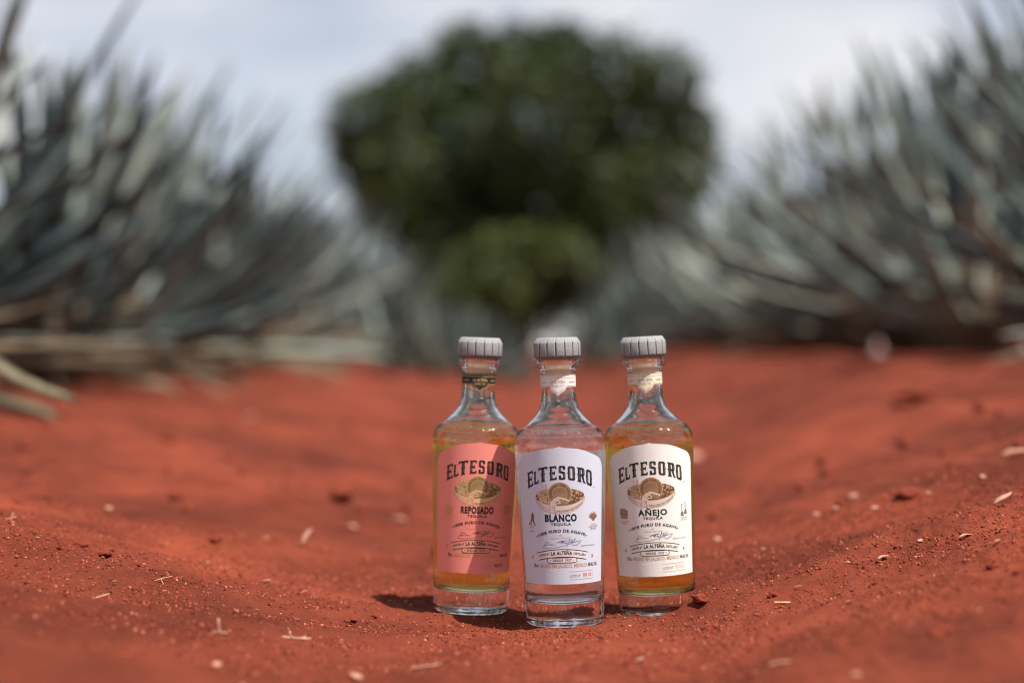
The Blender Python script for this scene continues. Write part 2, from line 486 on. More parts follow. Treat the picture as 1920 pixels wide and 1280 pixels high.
# fallen leaves lying on the soil beside the sunlit row
def fallen_leaf(p0, p1, wd, label, k):
    p0 = Vector(p0); p1 = Vector(p1); v = p1 - p0
    o = link('fallen_agave_leaf', DRYLEAVES[k])
    o.location = p0; L = v.length
    o.rotation_euler = (0.2, -math.atan2(v.z, math.hypot(v.x, v.y)), math.atan2(v.y, v.x)); o.scale = (L, wd, 1)
    setp(o, label, 'dry leaf')
def gz(x, y, h=0.0): return (x, y, hz(x, y) + h)
fallen_leaf(gz(-1.15, 1.62, .05), gz(-0.54, 1.60, .035), 0.35, 'long dry agave leaf lying flat across the red soil', 0)
fallen_leaf(gz(-0.98, 1.22, .20), gz(-0.68, 1.00, .01), 0.26, 'dry tan leaf propped between the sunlit agave and the ground', 2)

# ------------------------------------------------------------------ tree and shrub
def leaf_cloud(name, blobs, n, size, mat, parent, seed, cx, cyy):
    rs = np.random.RandomState(seed)
    wts = np.array([b[3] ** 2.3 for b in blobs]); wts /= wts.sum()
    idx = rs.choice(len(blobs), n, p=wts)
    B = np.array(blobs)[idx]
    # twigs: leaves gather in small clumps near each lobe's shell
    dirs = rs.normal(size=(n, 3)); dirs /= np.linalg.norm(dirs, axis=1)[:, None]
    clump = np.floor((np.arctan2(dirs[:, 1], dirs[:, 0]) + 4) * 3) * 7 + np.floor(np.arccos(dirs[:, 2]) * 4) * 31 + idx * 101
    cl = (np.sin(clump * 12.9898) * 43758.5453) % 1.0
    keep = cl > 0.23
    rad = B[:, 3] * (0.42 + 0.60 * rs.rand(n) ** 0.45) * (0.86 + 0.26 * cl)
    P = B[:, :3] + dirs * rad[:, None] + rs.normal(scale=size * 0.8, size=(n, 3))
    P = P[keep]; n = len(P)
    a = rs.normal(size=(n, 3)) + np.array([0, 0, -0.3]); a /= np.linalg.norm(a, axis=1)[:, None]
    b = np.cross(a, rs.normal(size=(n, 3))); b /= np.linalg.norm(b, axis=1)[:, None]
    s = size * rs.uniform(0.6, 1.3, n)[:, None]
    V = np.stack([P - a * s, P + b * s * 0.45, P + a * s, P - b * s * 0.45], 1).reshape(-1, 3) - np.array([cx, cyy, 0])
    F = np.arange(n * 4).reshape(n, 4)
    return link(name, mesh_np(name, V, F, mat, False), parent)

def limb(V, F, p0, p1, r0, r1, n=8, seg=6, wob=0.08, rnd=random):
    base = len(V); ax = Vector(p1) - Vector(p0); u = ax.orthogonal().normalized(); v = ax.cross(u).normalized()
    off = Vector((0, 0, 0))
    for i in range(seg + 1):
        t = i / seg
        if 0 < i < seg: off += (u * rnd.uniform(-1, 1) + v * rnd.uniform(-1, 1)) * wob * 0.5
        c = Vector(p0) + ax * t + (off if i < seg else Vector((0, 0, 0))); r_ = r0 + (r1 - r0) * t
        for j in range(n):
            a = 2 * math.pi * j / n; V.append(c + (u * math.cos(a) + v * math.sin(a)) * r_ * (1 + 0.12 * math.sin(3 * a + i)))
    for i in range(seg):
        for j in range(n):
            F.append((base + i * n + j, base + i * n + (j + 1) % n, base + (i + 1) * n + (j + 1) % n, base + (i + 1) * n + j))
    F.append(tuple(base + seg * n + j for j in range(n)))

def px_blobs(lst, d, seed, depth):
    rnd = random.Random(seed); o = []
    for px, py, r_ in lst:
        px = 975 + (px - 975) * 1.05
        o.append(((px - 960) / FPX * d, CAM.y + d + rnd.uniform(-depth, depth), CAM.z + (HOR - py) / FPX * d, r_ / FPX * d))
    return o
TD = 26.0
crown = [(715, 235, 92), (690, 290, 62), (790, 165, 70), (880, 98, 74), (965, 92, 60), (1050, 92, 72), (1135, 150, 74), (1235, 160, 72), (1278, 235, 66),
         (1275, 300, 62), (860, 270, 130), (1010, 260, 140), (1150, 290, 120), (770, 345, 84), (870, 385, 110), (1000, 400, 130), (1130, 400, 100), (850, 470, 80), (960, 490, 90),
         (1070, 480, 86), (900, 560, 66), (1000, 560, 70), (735, 335, 74), (1215, 365, 86), (790, 425, 74), (1170, 440, 74), (820, 510, 56), (1120, 510, 60), (745, 395, 66), (1215, 430, 66)]
tx, ty = (975 - 960) / FPX * TD, CAM.y + TD
tree = empty('broadleaf_tree', (tx, ty, hz(tx, ty)))
setp(tree, 'big dark green broadleaf tree standing where the two agave rows end', 'tree')
tz = tree.location.z
Vt = []; Ft = []; rr = random.Random(4)
limb(Vt, Ft, (0, 0, -0.1), (0.05, 0, 1.5), 0.24, 0.17, 10, 6, 0.08, rr)
for q in ((-1.7, -.2, 3.0), (-0.7, .5, 3.9), (0.3, -.4, 4.2), (1.2, .3, 3.7), (2.1, -.1, 2.9), (-1.1, -.6, 2.2), (1.2, .7, 2.2)):
    limb(Vt, Ft, (0.05, 0, 1.35), q, 0.11, 0.03, 7, 5, 0.14, rr)
link('trunk', mesh_py('trunk', Vt, Ft, M_BARK, True), tree)
cb = px_blobs(crown, TD, 5, 0.9)
leaf_cloud('crown', [(b[0], b[1], b[2] - tz, b[3]) for b in cb], 62000, 0.085, M_TREE, tree, 3, tx, ty)
SD = 22.5
sx_, sy_ = (965 - 960) / FPX * SD, CAM.y + SD
shrub = empty('shrub', (sx_, sy_, hz(sx_, sy_)))
setp(shrub, 'lighter olive green shrub growing under the big tree', 'shrub')
sz_ = shrub.location.z
sb = px_blobs([(850, 560, 40), (880, 510, 44), (900, 585, 44), (925, 475, 42), (945, 545, 50), (985, 470, 40), (1000, 530, 48), (1045, 480, 44), (1060, 545, 42), (1100, 515, 40), (1125, 560, 34), (945, 600, 30), (830, 600, 30), (900, 620, 26)], SD, 8, 0.6)
leaf_cloud('crown', [(b[0], b[1], b[2] - sz_, b[3]) for b in sb], 11000, 0.07, M_SHRUB, shrub, 9, sx_, sy_)
Vt = []; Ft = []
for q in ((-.35, .05, .75), (0, -.1, .95), (.35, .1, .85), (.6, 0, .7)):
    limb(Vt, Ft, (0, 0, -0.05), q, 0.03, 0.012, 6, 4, 0.04, rr)
link('stem', mesh_py('stem', Vt, Ft, M_BARK, True), shrub)

# ------------------------------------------------------------------ bottles
def lathe(name, prof, mat, n=128, smooth=True, closed=True, radial=None):
    """prof: list of (r, z) from axis to axis"""
    V = []; F = []
    pr = prof
    for i, (r_, z_) in enumerate(pr):
        for j in range(n):
            a = 2 * math.pi * j / n
            rr_ = r_ + (radial(r_, z_, j, n, i) if radial else 0)
            V.append((rr_ * math.sin(a), -rr_ * math.cos(a), z_))
    m = len(pr)
    V = np.array(V)
    i = np.arange(m - 1)[:, None]; j = np.arange(n)[None, :]
    A = i * n + j; B = i * n + (j + 1) % n
    F = np.stack([A, B, B + n, A + n], -1).reshape(-1, 4)
    return mesh_np(name, V, F, mat, smooth)

def densify(pr, step):
    """Catmull-Rom through the profile, sampled about every step metres"""
    P = [np.array(p, float) for p in pr]; o = []
    for i in range(len(P) - 1):
        p0 = P[max(i - 1, 0)]; p1 = P[i]; p2 = P[i + 1]; p3 = P[min(i + 2, len(P) - 1)]
        k = max(1, int(np.linalg.norm(p2 - p1) / step))
        for q in range(k):
            t = q / k
            # centripetal tangents
            d01 = max(np.linalg.norm(p1 - p0), 1e-6) ** .5; d12 = max(np.linalg.norm(p2 - p1), 1e-6) ** .5; d23 = max(np.linalg.norm(p3 - p2), 1e-6) ** .5
            m1 = (p2 - p1) + d12 * ((p1 - p0) / d01 - (p2 - p0) / (d01 + d12)) if i > 0 else (p2 - p1)
            m2 = (p2 - p1) + d12 * ((p3 - p2) / d23 - (p3 - p1) / (d12 + d23)) if i < len(P) - 2 else (p2 - p1)
            t2 = t * t; t3 = t2 * t
            o.append((2 * t3 - 3 * t2 + 1) * p1 + (t3 - 2 * t2 + t) * m1 + (-2 * t3 + 3 * t2) * p2 + (t3 - t2) * m2)
    o.append(P[-1])
    return [(max(0.0, float(a[0])), float(a[1])) for a in o]

R0, Z0, R1, Z1 = 0.0374, 0.006, 0.0440, 0.166
def rwall(z): return R0 + (R1 - R0) * (z - Z0) / (Z1 - Z0)
OUTER = [(0.0002, 0.0028), (0.020, 0.0022), (0.031, 0.0009), (0.0342, 0.0), (0.0362, 0.0008), (0.0372, 0.0028), (R0, Z0)]
OUTER += [(rwall(z), z) for z in (0.030, 0.060, 0.090, 0.120, 0.145)] + [(R1, Z1), (0.0441, 0.1705), (0.0435, 0.1752), (0.0418, 0.1795),
          (0.0373, 0.1848), (0.0320, 0.1898), (0.0262, 0.1952), (0.0213, 0.2010), (0.0185, 0.2065), (0.0172, 0.2130), (0.0168, 0.2200), (0.0168, 0.2390),
          (0.0171, 0.2415), (0.0182, 0.2432), (0.0203, 0.2445), (0.0211, 0.2470), (0.0207, 0.2496), (0.0190, 0.2511), (0.0165, 0.2513), (0.0142, 0.2510)]
INNER = [(0.0132, 0.2495), (0.0130, 0.2400), (0.0130, 0.2190), (0.0138, 0.2110), (0.0165, 0.2030), (0.0215, 0.1962), (0.0285, 0.1895), (0.0345, 0.1838),
         (0.0385, 0.1790), (0.0404, 0.1735), (0.0408, 0.1660)] + [(rwall(z) - 0.0032, z) for z in (0.145, 0.120, 0.090, 0.060, 0.042)] + [
         (0.0350, 0.0340), (0.0336, 0.0275), (0.0300, 0.0232), (0.0230, 0.0215), (0.0120, 0.0225), (0.0002, 0.0232)]
_ou = densify(OUTER, 0.0012); _in = densify(INNER, 0.0025)
_rb = np.random.RandomState(5)
_pat = (_rb.rand(3, 400) > 0.5)
def emboss(r_, z_, j, n, i):
    if i >= len(_ou): return 0.0
    if not (0.1808 < z_ < 0.1872): return 0.0
    v = (z_ - 0.1808) / 0.0064
    win = math.sin(math.pi * v) ** 0.6
    a = j / n * 76                       # raised characters round the shoulder
    cell = int(a); f = a - cell
    if f < 0.30: return 0.0
    row = min(2, int(v * 3)); sub = int((f - 0.30) / 0.70 * 2)
    return 0.0011 * win * (1.0 if _pat[row, (cell * 3 + sub) % 400] or sub == 0 else 0.2)
GLASS = lathe('glass_body', _ou + _in, M_GLASS, 224, True, True, emboss)
LEVEL = 0.1880
_lq = [p for p in _in if p[1] <= LEVEL]
_lq = [(p[0] + (0.00025 if p[0] > 0.01 else 0), p[1] - (0.00025 if p[1] < 0.03 else 0)) for p in _lq]
_rl = _lq[0][0]
LIQP = ([(0.0002, LEVEL), (_rl * 0.5, LEVEL), (_rl - 0.003, LEVEL + 0.0001), (_rl - 0.0008, LEVEL + 0.0006), (_rl, LEVEL + 0.0011)] + _lq)[::-1]
LIQUID = {}
for k in BOTTLES: LIQUID[k] = lathe('liquid', LIQP, M_LIQ[k], 128)

STEMP = [(0.0002, 0.2540), (0.0146, 0.2540), (0.0146, 0.2520), (0.0128, 0.2515), (0.0127, 0.2440), (0.0124, 0.2260), (0.0112, 0.2245), (0.0002, 0.2243)]
STEM = lathe('stopper_stem', STEMP[::-1], M_STEM, 64, True)
def build_cap():
    zb, zt = 0.2520, 0.2730
    prof = [(0.0002, zb), (0.0184, zb), (0.0189, zb + 0.0003), (0.0221, zb + 0.0029), (0.0224, zb + 0.0032), (0.0225, zb + 0.0036), (0.0225, zb + 0.0157), (0.0223, zb + 0.0161), (0.0195, zb + 0.0206),
            (0.0190, zb + 0.0209), (0.0185, zt), (0.010, zt), (0.0002, zt)]
    angs = []; gr = []
    for k in range(16):
        a0 = k * 22.5
        for q, g in ((-1.05, 0), (-1.0, 1), (1.0, 1), (1.05, 0), (4.5, 0), (9, 0), (13.5, 0), (18, 0)): angs.append(R(a0 + q)); gr.append(g)
    n = len(angs); V = []
    for i, (r_, z_) in enumerate(prof):
        for a, g in zip(angs, gr):
            rr_ = r_ - (0.0013 if g and 4 <= i <= 7 else 0); V.append((rr_ * math.sin(a), -rr_ * math.cos(a), z_))
    m = len(prof); i = np.arange(m - 1)[:, None]; j = np.arange(n)[None, :]
    A = i * n + j; B = i * n + (j + 1) % n
    F = np.stack([A, B, B + n, A + n], -1).reshape(-1, 4)
    me = mesh_np('stopper', np.array(V), F, [M_CAP, M_GROOVE], False)
    for p in me.polygons:
        i_, j_ = p.index // n, p.index % n
        if 4 <= i_ < 7 and j_ % 8 in (0, 1, 2): p.material_index = 1
    return me
CAP = build_cap()

# ---- label printing: everything is laid out in (u, v) millimetres on the glass wall
def wrap(u, v, off):
    r_ = rwall(v / 1000.0); th = (u / 1000.0) / r_
    rr_ = r_ + off
    return (rr_ * math.sin(th), -rr_ * math.cos(th), v / 1000.0)
NECKR = 0.0168
def wrap_neck(u, v, off):
    th = (u / 1000.0) / NECKR; rr_ = NECKR + off
    return (rr_ * math.sin(th), -rr_ * math.cos(th), v / 1000.0)

class Print:
    def __init__(self, wr=wrap, base=0.00018, step=0.000012):
        self.V = []; self.F = []; self.M = []; self.wr = wr; self.base = base; self.step = step; self.layer = 0
    def tri(self, a, b, c, m, off, lim=2.2, depth=0):
        e = [(math.dist(a, b), 0), (math.dist(b, c), 1), (math.dist(c, a), 2)]
        L, k = max(e)
        if L > lim and depth < 9:
            if k == 0: q = ((a[0] + b[0]) / 2, (a[1] + b[1]) / 2); self.tri(a, q, c, m, off, lim, depth + 1); self.tri(q, b, c, m, off, lim, depth + 1)
            elif k == 1: q = ((c[0] + b[0]) / 2, (c[1] + b[1]) / 2); self.tri(a, b, q, m, off, lim, depth + 1); self.tri(a, q, c, m, off, lim, depth + 1)
            else: q = ((a[0] + c[0]) / 2, (a[1] + c[1]) / 2); self.tri(a, b, q, m, off, lim, depth + 1); self.tri(q, b, c, m, off, lim, depth + 1)
            return
        if (b[0] - a[0]) * (c[1] - a[1]) - (b[1] - a[1]) * (c[0] - a[0]) < 0: b, c = c, b
        n = len(self.V)
        for p in (a, b, c): self.V.append(self.wr(p[0], p[1], off))
        self.F.append((n, n + 1, n + 2)); self.M.append(m)
    def off(self):
        self.layer += 1; return self.base + self.step * self.layer
    def poly(self, pts, m=0, off=None):
        off = self.off() if off is None else off
        for t in tessellate_polygon([[Vector((p[0], p[1], 0)) for p in pts]]):
            self.tri(*[tuple(pts[i]) for i in t], m, off)
    def stroke(self, pts, w, m=0, off=None):
        off = self.off() if off is None else off
        ws = w if isinstance(w, (list, tuple)) else [w] * len(pts)
        L = []; Rr = []
        for i, p in enumerate(pts):
            a = pts[max(i - 1, 0)]; b = pts[min(i + 1, len(pts) - 1)]
            dx, dy = b[0] - a[0], b[1] - a[1]; q = math.hypot(dx, dy) or 1
            nx, ny = -dy / q * ws[i] / 2, dx / q * ws[i] / 2
            L.append((p[0] + nx, p[1] + ny)); Rr.append((p[0] - nx, p[1] - ny))
        for i in range(len(pts) - 1):
            self.tri(L[i], Rr[i], Rr[i + 1], m, off); self.tri(L[i], Rr[i + 1], L[i + 1], m, off)
    def ellipse(self, cu, cv, ru, rv, m=0, n=28, off=None, a0=0, a1=2 * math.pi):
        self.poly([(cu + ru * math.cos(a0 + (a1 - a0) * i / n), cv + rv * math.sin(a0 + (a1 - a0) * i / n)) for i in range(n)], m, off)
    def ring(self, cu, cv, ru, rv, w, m=0, n=36, a0=0, a1=2 * math.pi):
        self.stroke([(cu + ru * math.cos(a0 + (a1 - a0) * i / n), cv + rv * math.sin(a0 + (a1 - a0) * i / n)) for i in range(n + 1)], w, m)
    def text(self, s, cu, cv, width, cap, m=0, bold=0.0, fn=None, space=1.0):
        """cv: baseline; fn maps a flat (u, v) to the bent one"""
        vs, fs = font(s, bold, space)
        x0 = vs[:, 0].min(); x1 = vs[:, 0].max(); H = CAPH
        q = [(cu + ((p[0] - x0) / (x1 - x0) - 0.5) * width, cv + p[1] / H * cap) for p in vs]
        if fn: q = [fn(*p) for p in q]
        off = self.off()
        for f in fs: self.tri(q[f[0]], q[f[1]], q[f[2]], m, off)
    def build(self, name, mats, parent):
        me = mesh_np(name, np.array(self.V), np.array(self.F), mats, False)
        me.polygons.foreach_set('material_index', np.array(self.M, dtype=np.int32))
        return link(name, me, parent)

_fc = {}
def font(s, bold=0.0, space=1.0):
    key = (s, bold, space)
    if key not in _fc:
        cu = bpy.data.curves.new('t', 'FONT'); cu.body = s; cu.size = 1.0; cu.offset = bold; cu.space_character = space; cu.resolution_u = 3
        ob = bpy.data.objects.new('t', cu); COL.objects.link(ob)
        dg = bpy.context.evaluated_depsgraph_get(); dg.update()
        me = ob.evaluated_get(dg).to_mesh(); me.calc_loop_triangles()
        vs = np.array([tuple(v.co)[:2] for v in me.vertices]); fs = [tuple(t.vertices) for t in me.loop_triangles]
        ob.evaluated_get(dg).to_mesh_clear(); bpy.data.objects.remove(ob); bpy.data.curves.remove(cu)
        _fc[key] = (vs, fs)
    return _fc[key]
CAPH = font('H')[0][:, 1].max()

RT = 43.2
def q2(zx, zy, x0=770.0):
    """from the upper close-up of the label in the photograph to millimetres on the label"""
    x = (zx - x0) * 0.0703; th = math.asin(max(-0.99, min(0.99, x / RT)))
    y = 820 + 0.1406 * zy
    return (RT * th, 177.6 - 0.0702 * zy + (y - 650) / FPX * RT * (1 - math.cos(th)))
def q3(zx, zy, x0=626.0):
    rr_ = 40.5
    x = (zx - x0) * 0.0898; th = math.asin(max(-0.99, min(0.99, x / rr_)))
    y = 960 + 0.1797 * zy
    return (rr_ * th, 107.5 - 0.0898 * zy + (y - 650) / FPX * rr_ * (1 - math.cos(th)))

# display letters of the name: condensed slab capitals with pointed spurs; strokes in a unit box
GL = {
 'T': [[(0, .80), (0, 1), (1, 1), (1, .80), (.90, .80), (.84, .87), (.66, .87), (.66, .56), (.76, .50), (.66, .44), (.66, .10), (.78, 0), (.22, 0), (.34, .10), (.34, .44), (.24, .50), (.34, .56), (.34, .87), (.16, .87), (.10, .80)]],
 'E': [[(.02, 0), (1, 0), (1, .24), (.88, .24), (.82, .13), (.46, .13), (.46, .43), (.66, .43), (.72, .36), (.80, .36), (.80, .64), (.72, .64), (.66, .57), (.46, .57), (.46, .87), (.82, .87), (.88, .76), (1, .76), (1, 1), (.02, 1), (.14, .90), (.14, .56), (.02, .50), (.14, .44), (.14, .10)]],
 'L': [[(.02, 0), (1, 0), (1, .30), (.86, .30), (.78, .15), (.48, .15), (.48, .88), (.62, 1), (.02, 1), (.14, .90), (.14, .56), (.02, .50), (.14, .44), (.14, .10)]],
 'O': [[(.24, 0), (.76, 0), (.92, .10), (.92, .44), (1.0, .50), (.92, .56), (.92, .90), (.76, 1), (.5, 1), (.5, .87), (.62, .87), (.62, .13), (.38, .13), (.38, .87), (.5, .87), (.5, 1), (.24, 1), (.08, .90), (.08, .56), (0, .50), (.08, .44), (.08, .10)]],
 'S': [[(.08, .0), (.80, 0), (.95, .10), (.95, .50), (.80, .58), (.40, .62), (.36, .66), (.36, .87), (.64, .87), (.64, .72), (.95, .72), (.95, .92), (.86, 1), (.20, 1), (.05, .90), (.05, .54), (.20, .47), (.60, .43), (.64, .39), (.64, .13), (.36, .13), (.36, .30), (.05, .30), (.05, .06)]],
 'R': [[(.02, 0), (.56, 0), (.46, .10), (.46, .42), (.54, .42), (.72, .06), (.78, 0), (1.04, 0), (.90, .12), (.78, .46), (.92, .54), (.92, .90), (.78, 1), (.46, 1), (.46, .87), (.60, .87), (.60, .56), (.46, .56), (.46, 1), (.02, 1), (.14, .90), (.14, .56), (.02, .50), (.14, .44), (.14, .10)]],
}
INL = {'T': [(.54, .12, .86)], 'E': [(.34, .14, .86)], 'L': [(.36, .14, .86)], 'O': [(.26, .14, .86), (.80, .14, .86)], 'S': [(.22, .58, .86), (.82, .14, .48)], 'R': [(.34, .14, .86), (.80, .60, .86)]}
NAME = [('E', -34.6, -26.9, 1.0), ('L', -26.2, -20.6, 0.86), ('T', -20.6, -11.2, 1.03), ('E', -9.9, -2.7, 1.0), ('S', -1.0, 5.8, 1.0), ('O', 7.2, 15.3, 1.0), ('R', 16.4, 25.2, 1.0), ('O', 25.6, 33.4, 1.0)]
def arch(u, g):
    b = 140.1 - 0.0077 * u * u; t = 153.0 - 0.0060 * u * u
    return b + (t - b) * g
def brand_name(P, m, mi):
    for ch, u0, u1, h in NAME:
        for poly in GL[ch]:
            pts = [(u0 + (u1 - u0) * a, arch(u0 + (u1 - u0) * a, b * h)) for a, b in poly]
            P.poly(pts, m)
        for a, b0, b1 in INL[ch]:
            u = u0 + (u1 - u0) * a
            P.stroke([(u, arch(u, (b0 + (b1 - b0) * i / 4) * h)) for i in range(5)], 0.34, mi)
    P.ellipse(35.0, arch(35.0, 0.04), 0.45, 0.45, m, 8)

def emblem(P):
    """stone wheel standing in an oval basin with a labourer bent over it; 0 dark 1 mid 2 light 3 pale outline"""
    E = lambda pts, m: P.poly([q2(*p) for p in pts], m)
    S = lambda pts, w, m: P.stroke([q2(*p) for p in pts], w, m)
    def ell(cx, cyy, a, b, a0=0, a1=360, n=36): return [(cx + a * math.cos(R(a0 + (a1 - a0) * i / n)), cyy + b * math.sin(R(a0 + (a1 - a0) * i / n))) for i in range(n + 1)]
    # basin wall and rim
    E(ell(765, 792, 326, 198, -6, 186)[:-1] + [(440, 770)], 3)
    S(ell(765, 792, 326, 198, -4, 184), 0.45, 1); S(ell(765, 780, 318, 170, 5, 175), 0.3, 1)
    E(ell(765, 768, 322, 120)[:-1], 1)
    E(ell(765, 770, 306, 108)[:-1], 2)
    E(ell(800, 790, 250, 86, -30, 150)[:-1], 0)
    # cut agave hearts on the near side, heaped
    rnd = random.Random(3)
    for i in range(26):
        x = rnd.uniform(462, 640); y = rnd.uniform(715, 835) + max(0, (560 - x)) * -0.05
        E(ell(x, y, rnd.uniform(10, 20), rnd.uniform(8, 16), n=9)[:-1], rnd.choice((2, 2, 1, 3, 0)))
    for i in range(14):
        x = rnd.uniform(515, 600); y = rnd.uniform(610, 720)
        E([(x, y - 22), (x + 11, y), (x, y + 18), (x - 12, y - 2)], rnd.choice((1, 2, 3, 2)))
    for x, y, r_ in ((945, 708, 32), (905, 770, 28), (965, 772, 36), (1020, 745, 34), (1052, 752, 30), (1000, 800, 28), (940, 818, 24)):
        E(ell(x, y, r_, r_, n=16)[:-1], 0); E(ell(x - 5, y - 6, r_ * .72, r_ * .7, n=14)[:-1], 1); E(ell(x - 9, y - 11, r_ * .3, r_ * .28, n=8)[:-1], 2)
    # wheel, cut by the far lip of the basin
    def wheel(r_, m):
        E([p if p[1] < 872 - abs(p[0] - 765) * .12 else (p[0], 872 - abs(p[0] - 765) * .12) for p in ell(765, 728, r_ * 1.0, r_ * 1.0, n=40)[:-1]], m)
    wheel(160, 2); wheel(150, 0); wheel(146, 1); wheel(96, 2); wheel(91, 0); wheel(87, 1)
    for k in range(5): S(ell(765, 735, 20 + 14 * k, 20 + 14 * k, 190, 350, 18), 0.16, 0)
    # lettering round the wheel
    def around(s, r_, a_mid, span, cap, m):
        vs, fs = font(s, 0.02, 1.1); x0, x1 = vs[:, 0].min(), vs[:, 0].max()
        q = []
        for p in vs:
            a = R(a_mid + ((p[0] - x0) / (x1 - x0) - 0.5) * span); rr_ = r_ + p[1] / CAPH * cap
            q.append(q2(765 + rr_ * math.sin(a), 728 - rr_ * math.cos(a)))
        off = P.off()
        for f in fs: P.tri(q[f[0]], q[f[1]], q[f[2]], m, off)
    around('TAHONA  ORIGINAL', 103, 0, 236, 32, 0)
    # labourer
    S([(645, 868), (700, 812), (760, 772)], [3.2, 3.4, 2.2], 3)
    S([(745, 778), (812, 790), (880, 822)], [1.9, 1.6, 1.1], 3)
    S([(735, 790), (770, 850), (690, 862)], [1.5, 1.2, .9], 3)
    E(ell(768, 752, 17, 15, n=10)[:-1], 1)
    S([(655, 858), (640, 915), (640, 945), (612, 996)], [2.8, 2.2, 1.9, 1.0], 3)
    S([(672, 862), (715, 905), (706, 945), (722, 992)], [2.6, 2.2, 1.7, 1.0], 3)
    S([(605, 1000), (632, 1000)], 0.5, 3); S([(716, 996), (745, 994)], 0.5, 3)
    S([(648, 880), (634, 920), (622, 985)], 0.22, 1); S([(690, 880), (700, 950), (712, 990)], 0.22, 1); S([(660, 850), (720, 800), (760, 780)], 0.22, 0)
    # words on the basin wall
    vs, fs = font('PROCESO EN TAHONA', 0.015, 1.15); x0, x1 = vs[:, 0].min(), vs[:, 0].max(); q = []
    for p in vs:
        a = R(97 - (p[0] - x0) / (x1 - x0) * 74); rr_ = 1 - p[1] / CAPH * 0.12
        q.append(q2(765 + 318 * math.cos(a), 790 + 184 * rr_ * math.sin(a) - 4))
    off = P.off()
    for f in fs: P.tri(q[f[0]], q[f[1]], q[f[2]], 0, off)

def agave_icon(P, cu, cv, s, m):
    for i in range(11):
        a = R(-80 + 16 * i); L = s * (1.0 - 0.25 * abs(i - 5) / 5)
        P.poly([(cu - .1 * s * math.cos(a), cv + .1 * s * math.sin(a)), (cu + math.sin(a) * L * .5 - .09 * s * math.cos(a), cv + math.cos(a) * L * .5 + .09 * s * math.sin(a)),
                (cu + math.sin(a) * L, cv + math.cos(a) * L), (cu + math.sin(a) * L * .5 + .09 * s * math.cos(a), cv + math.cos(a) * L * .5 - .09 * s * math.sin(a)), (cu + .1 * s * math.cos(a), cv - .1 * s * math.sin(a))], m)
    for i in range(4): P.stroke([(cu - s * (.6 - .12 * i), cv - s * (.0 + .11 * i) + .1 * s), (cu, cv - s * (.08 + .11 * i)), (cu + s * (.6 - .12 * i), cv - s * (.0 + .11 * i) + .1 * s)], [.1, .09 * s, .1], m)
def drop_icon(P, cu, cv, s, m):
    P.ellipse(cu, cv - .1 * s, .62 * s, .72 * s, m, 14)
    for a in (-35, 0, 35): P.stroke([(cu, cv), (cu + math.sin(R(a)) * 1.2 * s, cv + math.cos(R(a)) * 1.2 * s)], [.5 * s, .05], m)
def man_icon(P, cu, cv, m):
    s = 1.0
    P.stroke([(cu - .1, cv + 5.6), (cu + .9, cv + 5.6)], .35, m); P.ellipse(cu + .4, cv + 5.1, .7, .8, m, 10)
    P.stroke([(cu + .6, cv + 4.6), (cu + .9, cv + 2.8), (cu + .6, cv + .4)], [1.7, 2.2, 1.7], m)
    P.stroke([(cu + .7, cv + .6), (cu + 1.4, cv - 2.4), (cu + 2.6, cv - 5.6), (cu + 3.2, cv - 5.7)], [1.5, 1.2, .8, .4], m)
    P.stroke([(cu + .4, cv + .6), (cu - .9, cv - 2.2), (cu - 1.3, cv - 5.4), (cu - .6, cv - 5.6)], [1.5, 1.1, .8, .4], m)
    P.stroke([(cu + .3, cv + 4.2), (cu - .9, cv + 2.6), (cu - .6, cv + 1.0)], [.8, .7, .5], m)
    P.stroke([(cu - .4, cv + 1.6), (cu - 2.6, cv - 4.4)], .3, m); P.poly([(cu - 3.6, cv - 3.6), (cu - 1.9, cv - 4.1), (cu - 2.2, cv - 5.3), (cu - 3.4, cv - 4.9)], m)
def barrel_icon(P, cu, cv, m, mi):
    P.poly([(cu - 3.2, cv - 4.4), (cu - 3.7, cv), (cu - 3.2, cv + 4.4), (cu + 1.4, cv + 4.6), (cu + 1.6, cv + 3.6), (cu + 3.4, cv + 3.7), (cu + 3.7, cv), (cu + 3.2, cv - 4.6)], m)
    for k in (-3.0, -1.2, 1.2, 3.0): P.stroke([(cu - 3.5, cv + k), (cu, cv + k - .25), (cu + 3.5, cv + k)], .28, mi)
    for k in (-1.6, 0, 1.6): P.stroke([(cu + k, cv - 4), (cu + k * 1.15, cv), (cu + k, cv + 3.6)], .16, mi)
def flask_icon(P, cu, cv, m, mi):
    P.stroke([(cu, cv + 5.2), (cu, cv - 1.6)], .55, m); P.ellipse(cu, cv + 5.4, .55, .45, m, 8)
    P.poly([(cu - .5, cv - 1.4), (cu - 1.4, cv - 3.0), (cu - 1.5, cv - 5.0), (cu + 1.5, cv - 5.0), (cu + 1.4, cv - 3.0), (cu + .5, cv - 1.4)], m)
    P.stroke([(cu - 1.1, cv - 3.4), (cu + 1.1, cv - 3.4)], .5, mi)

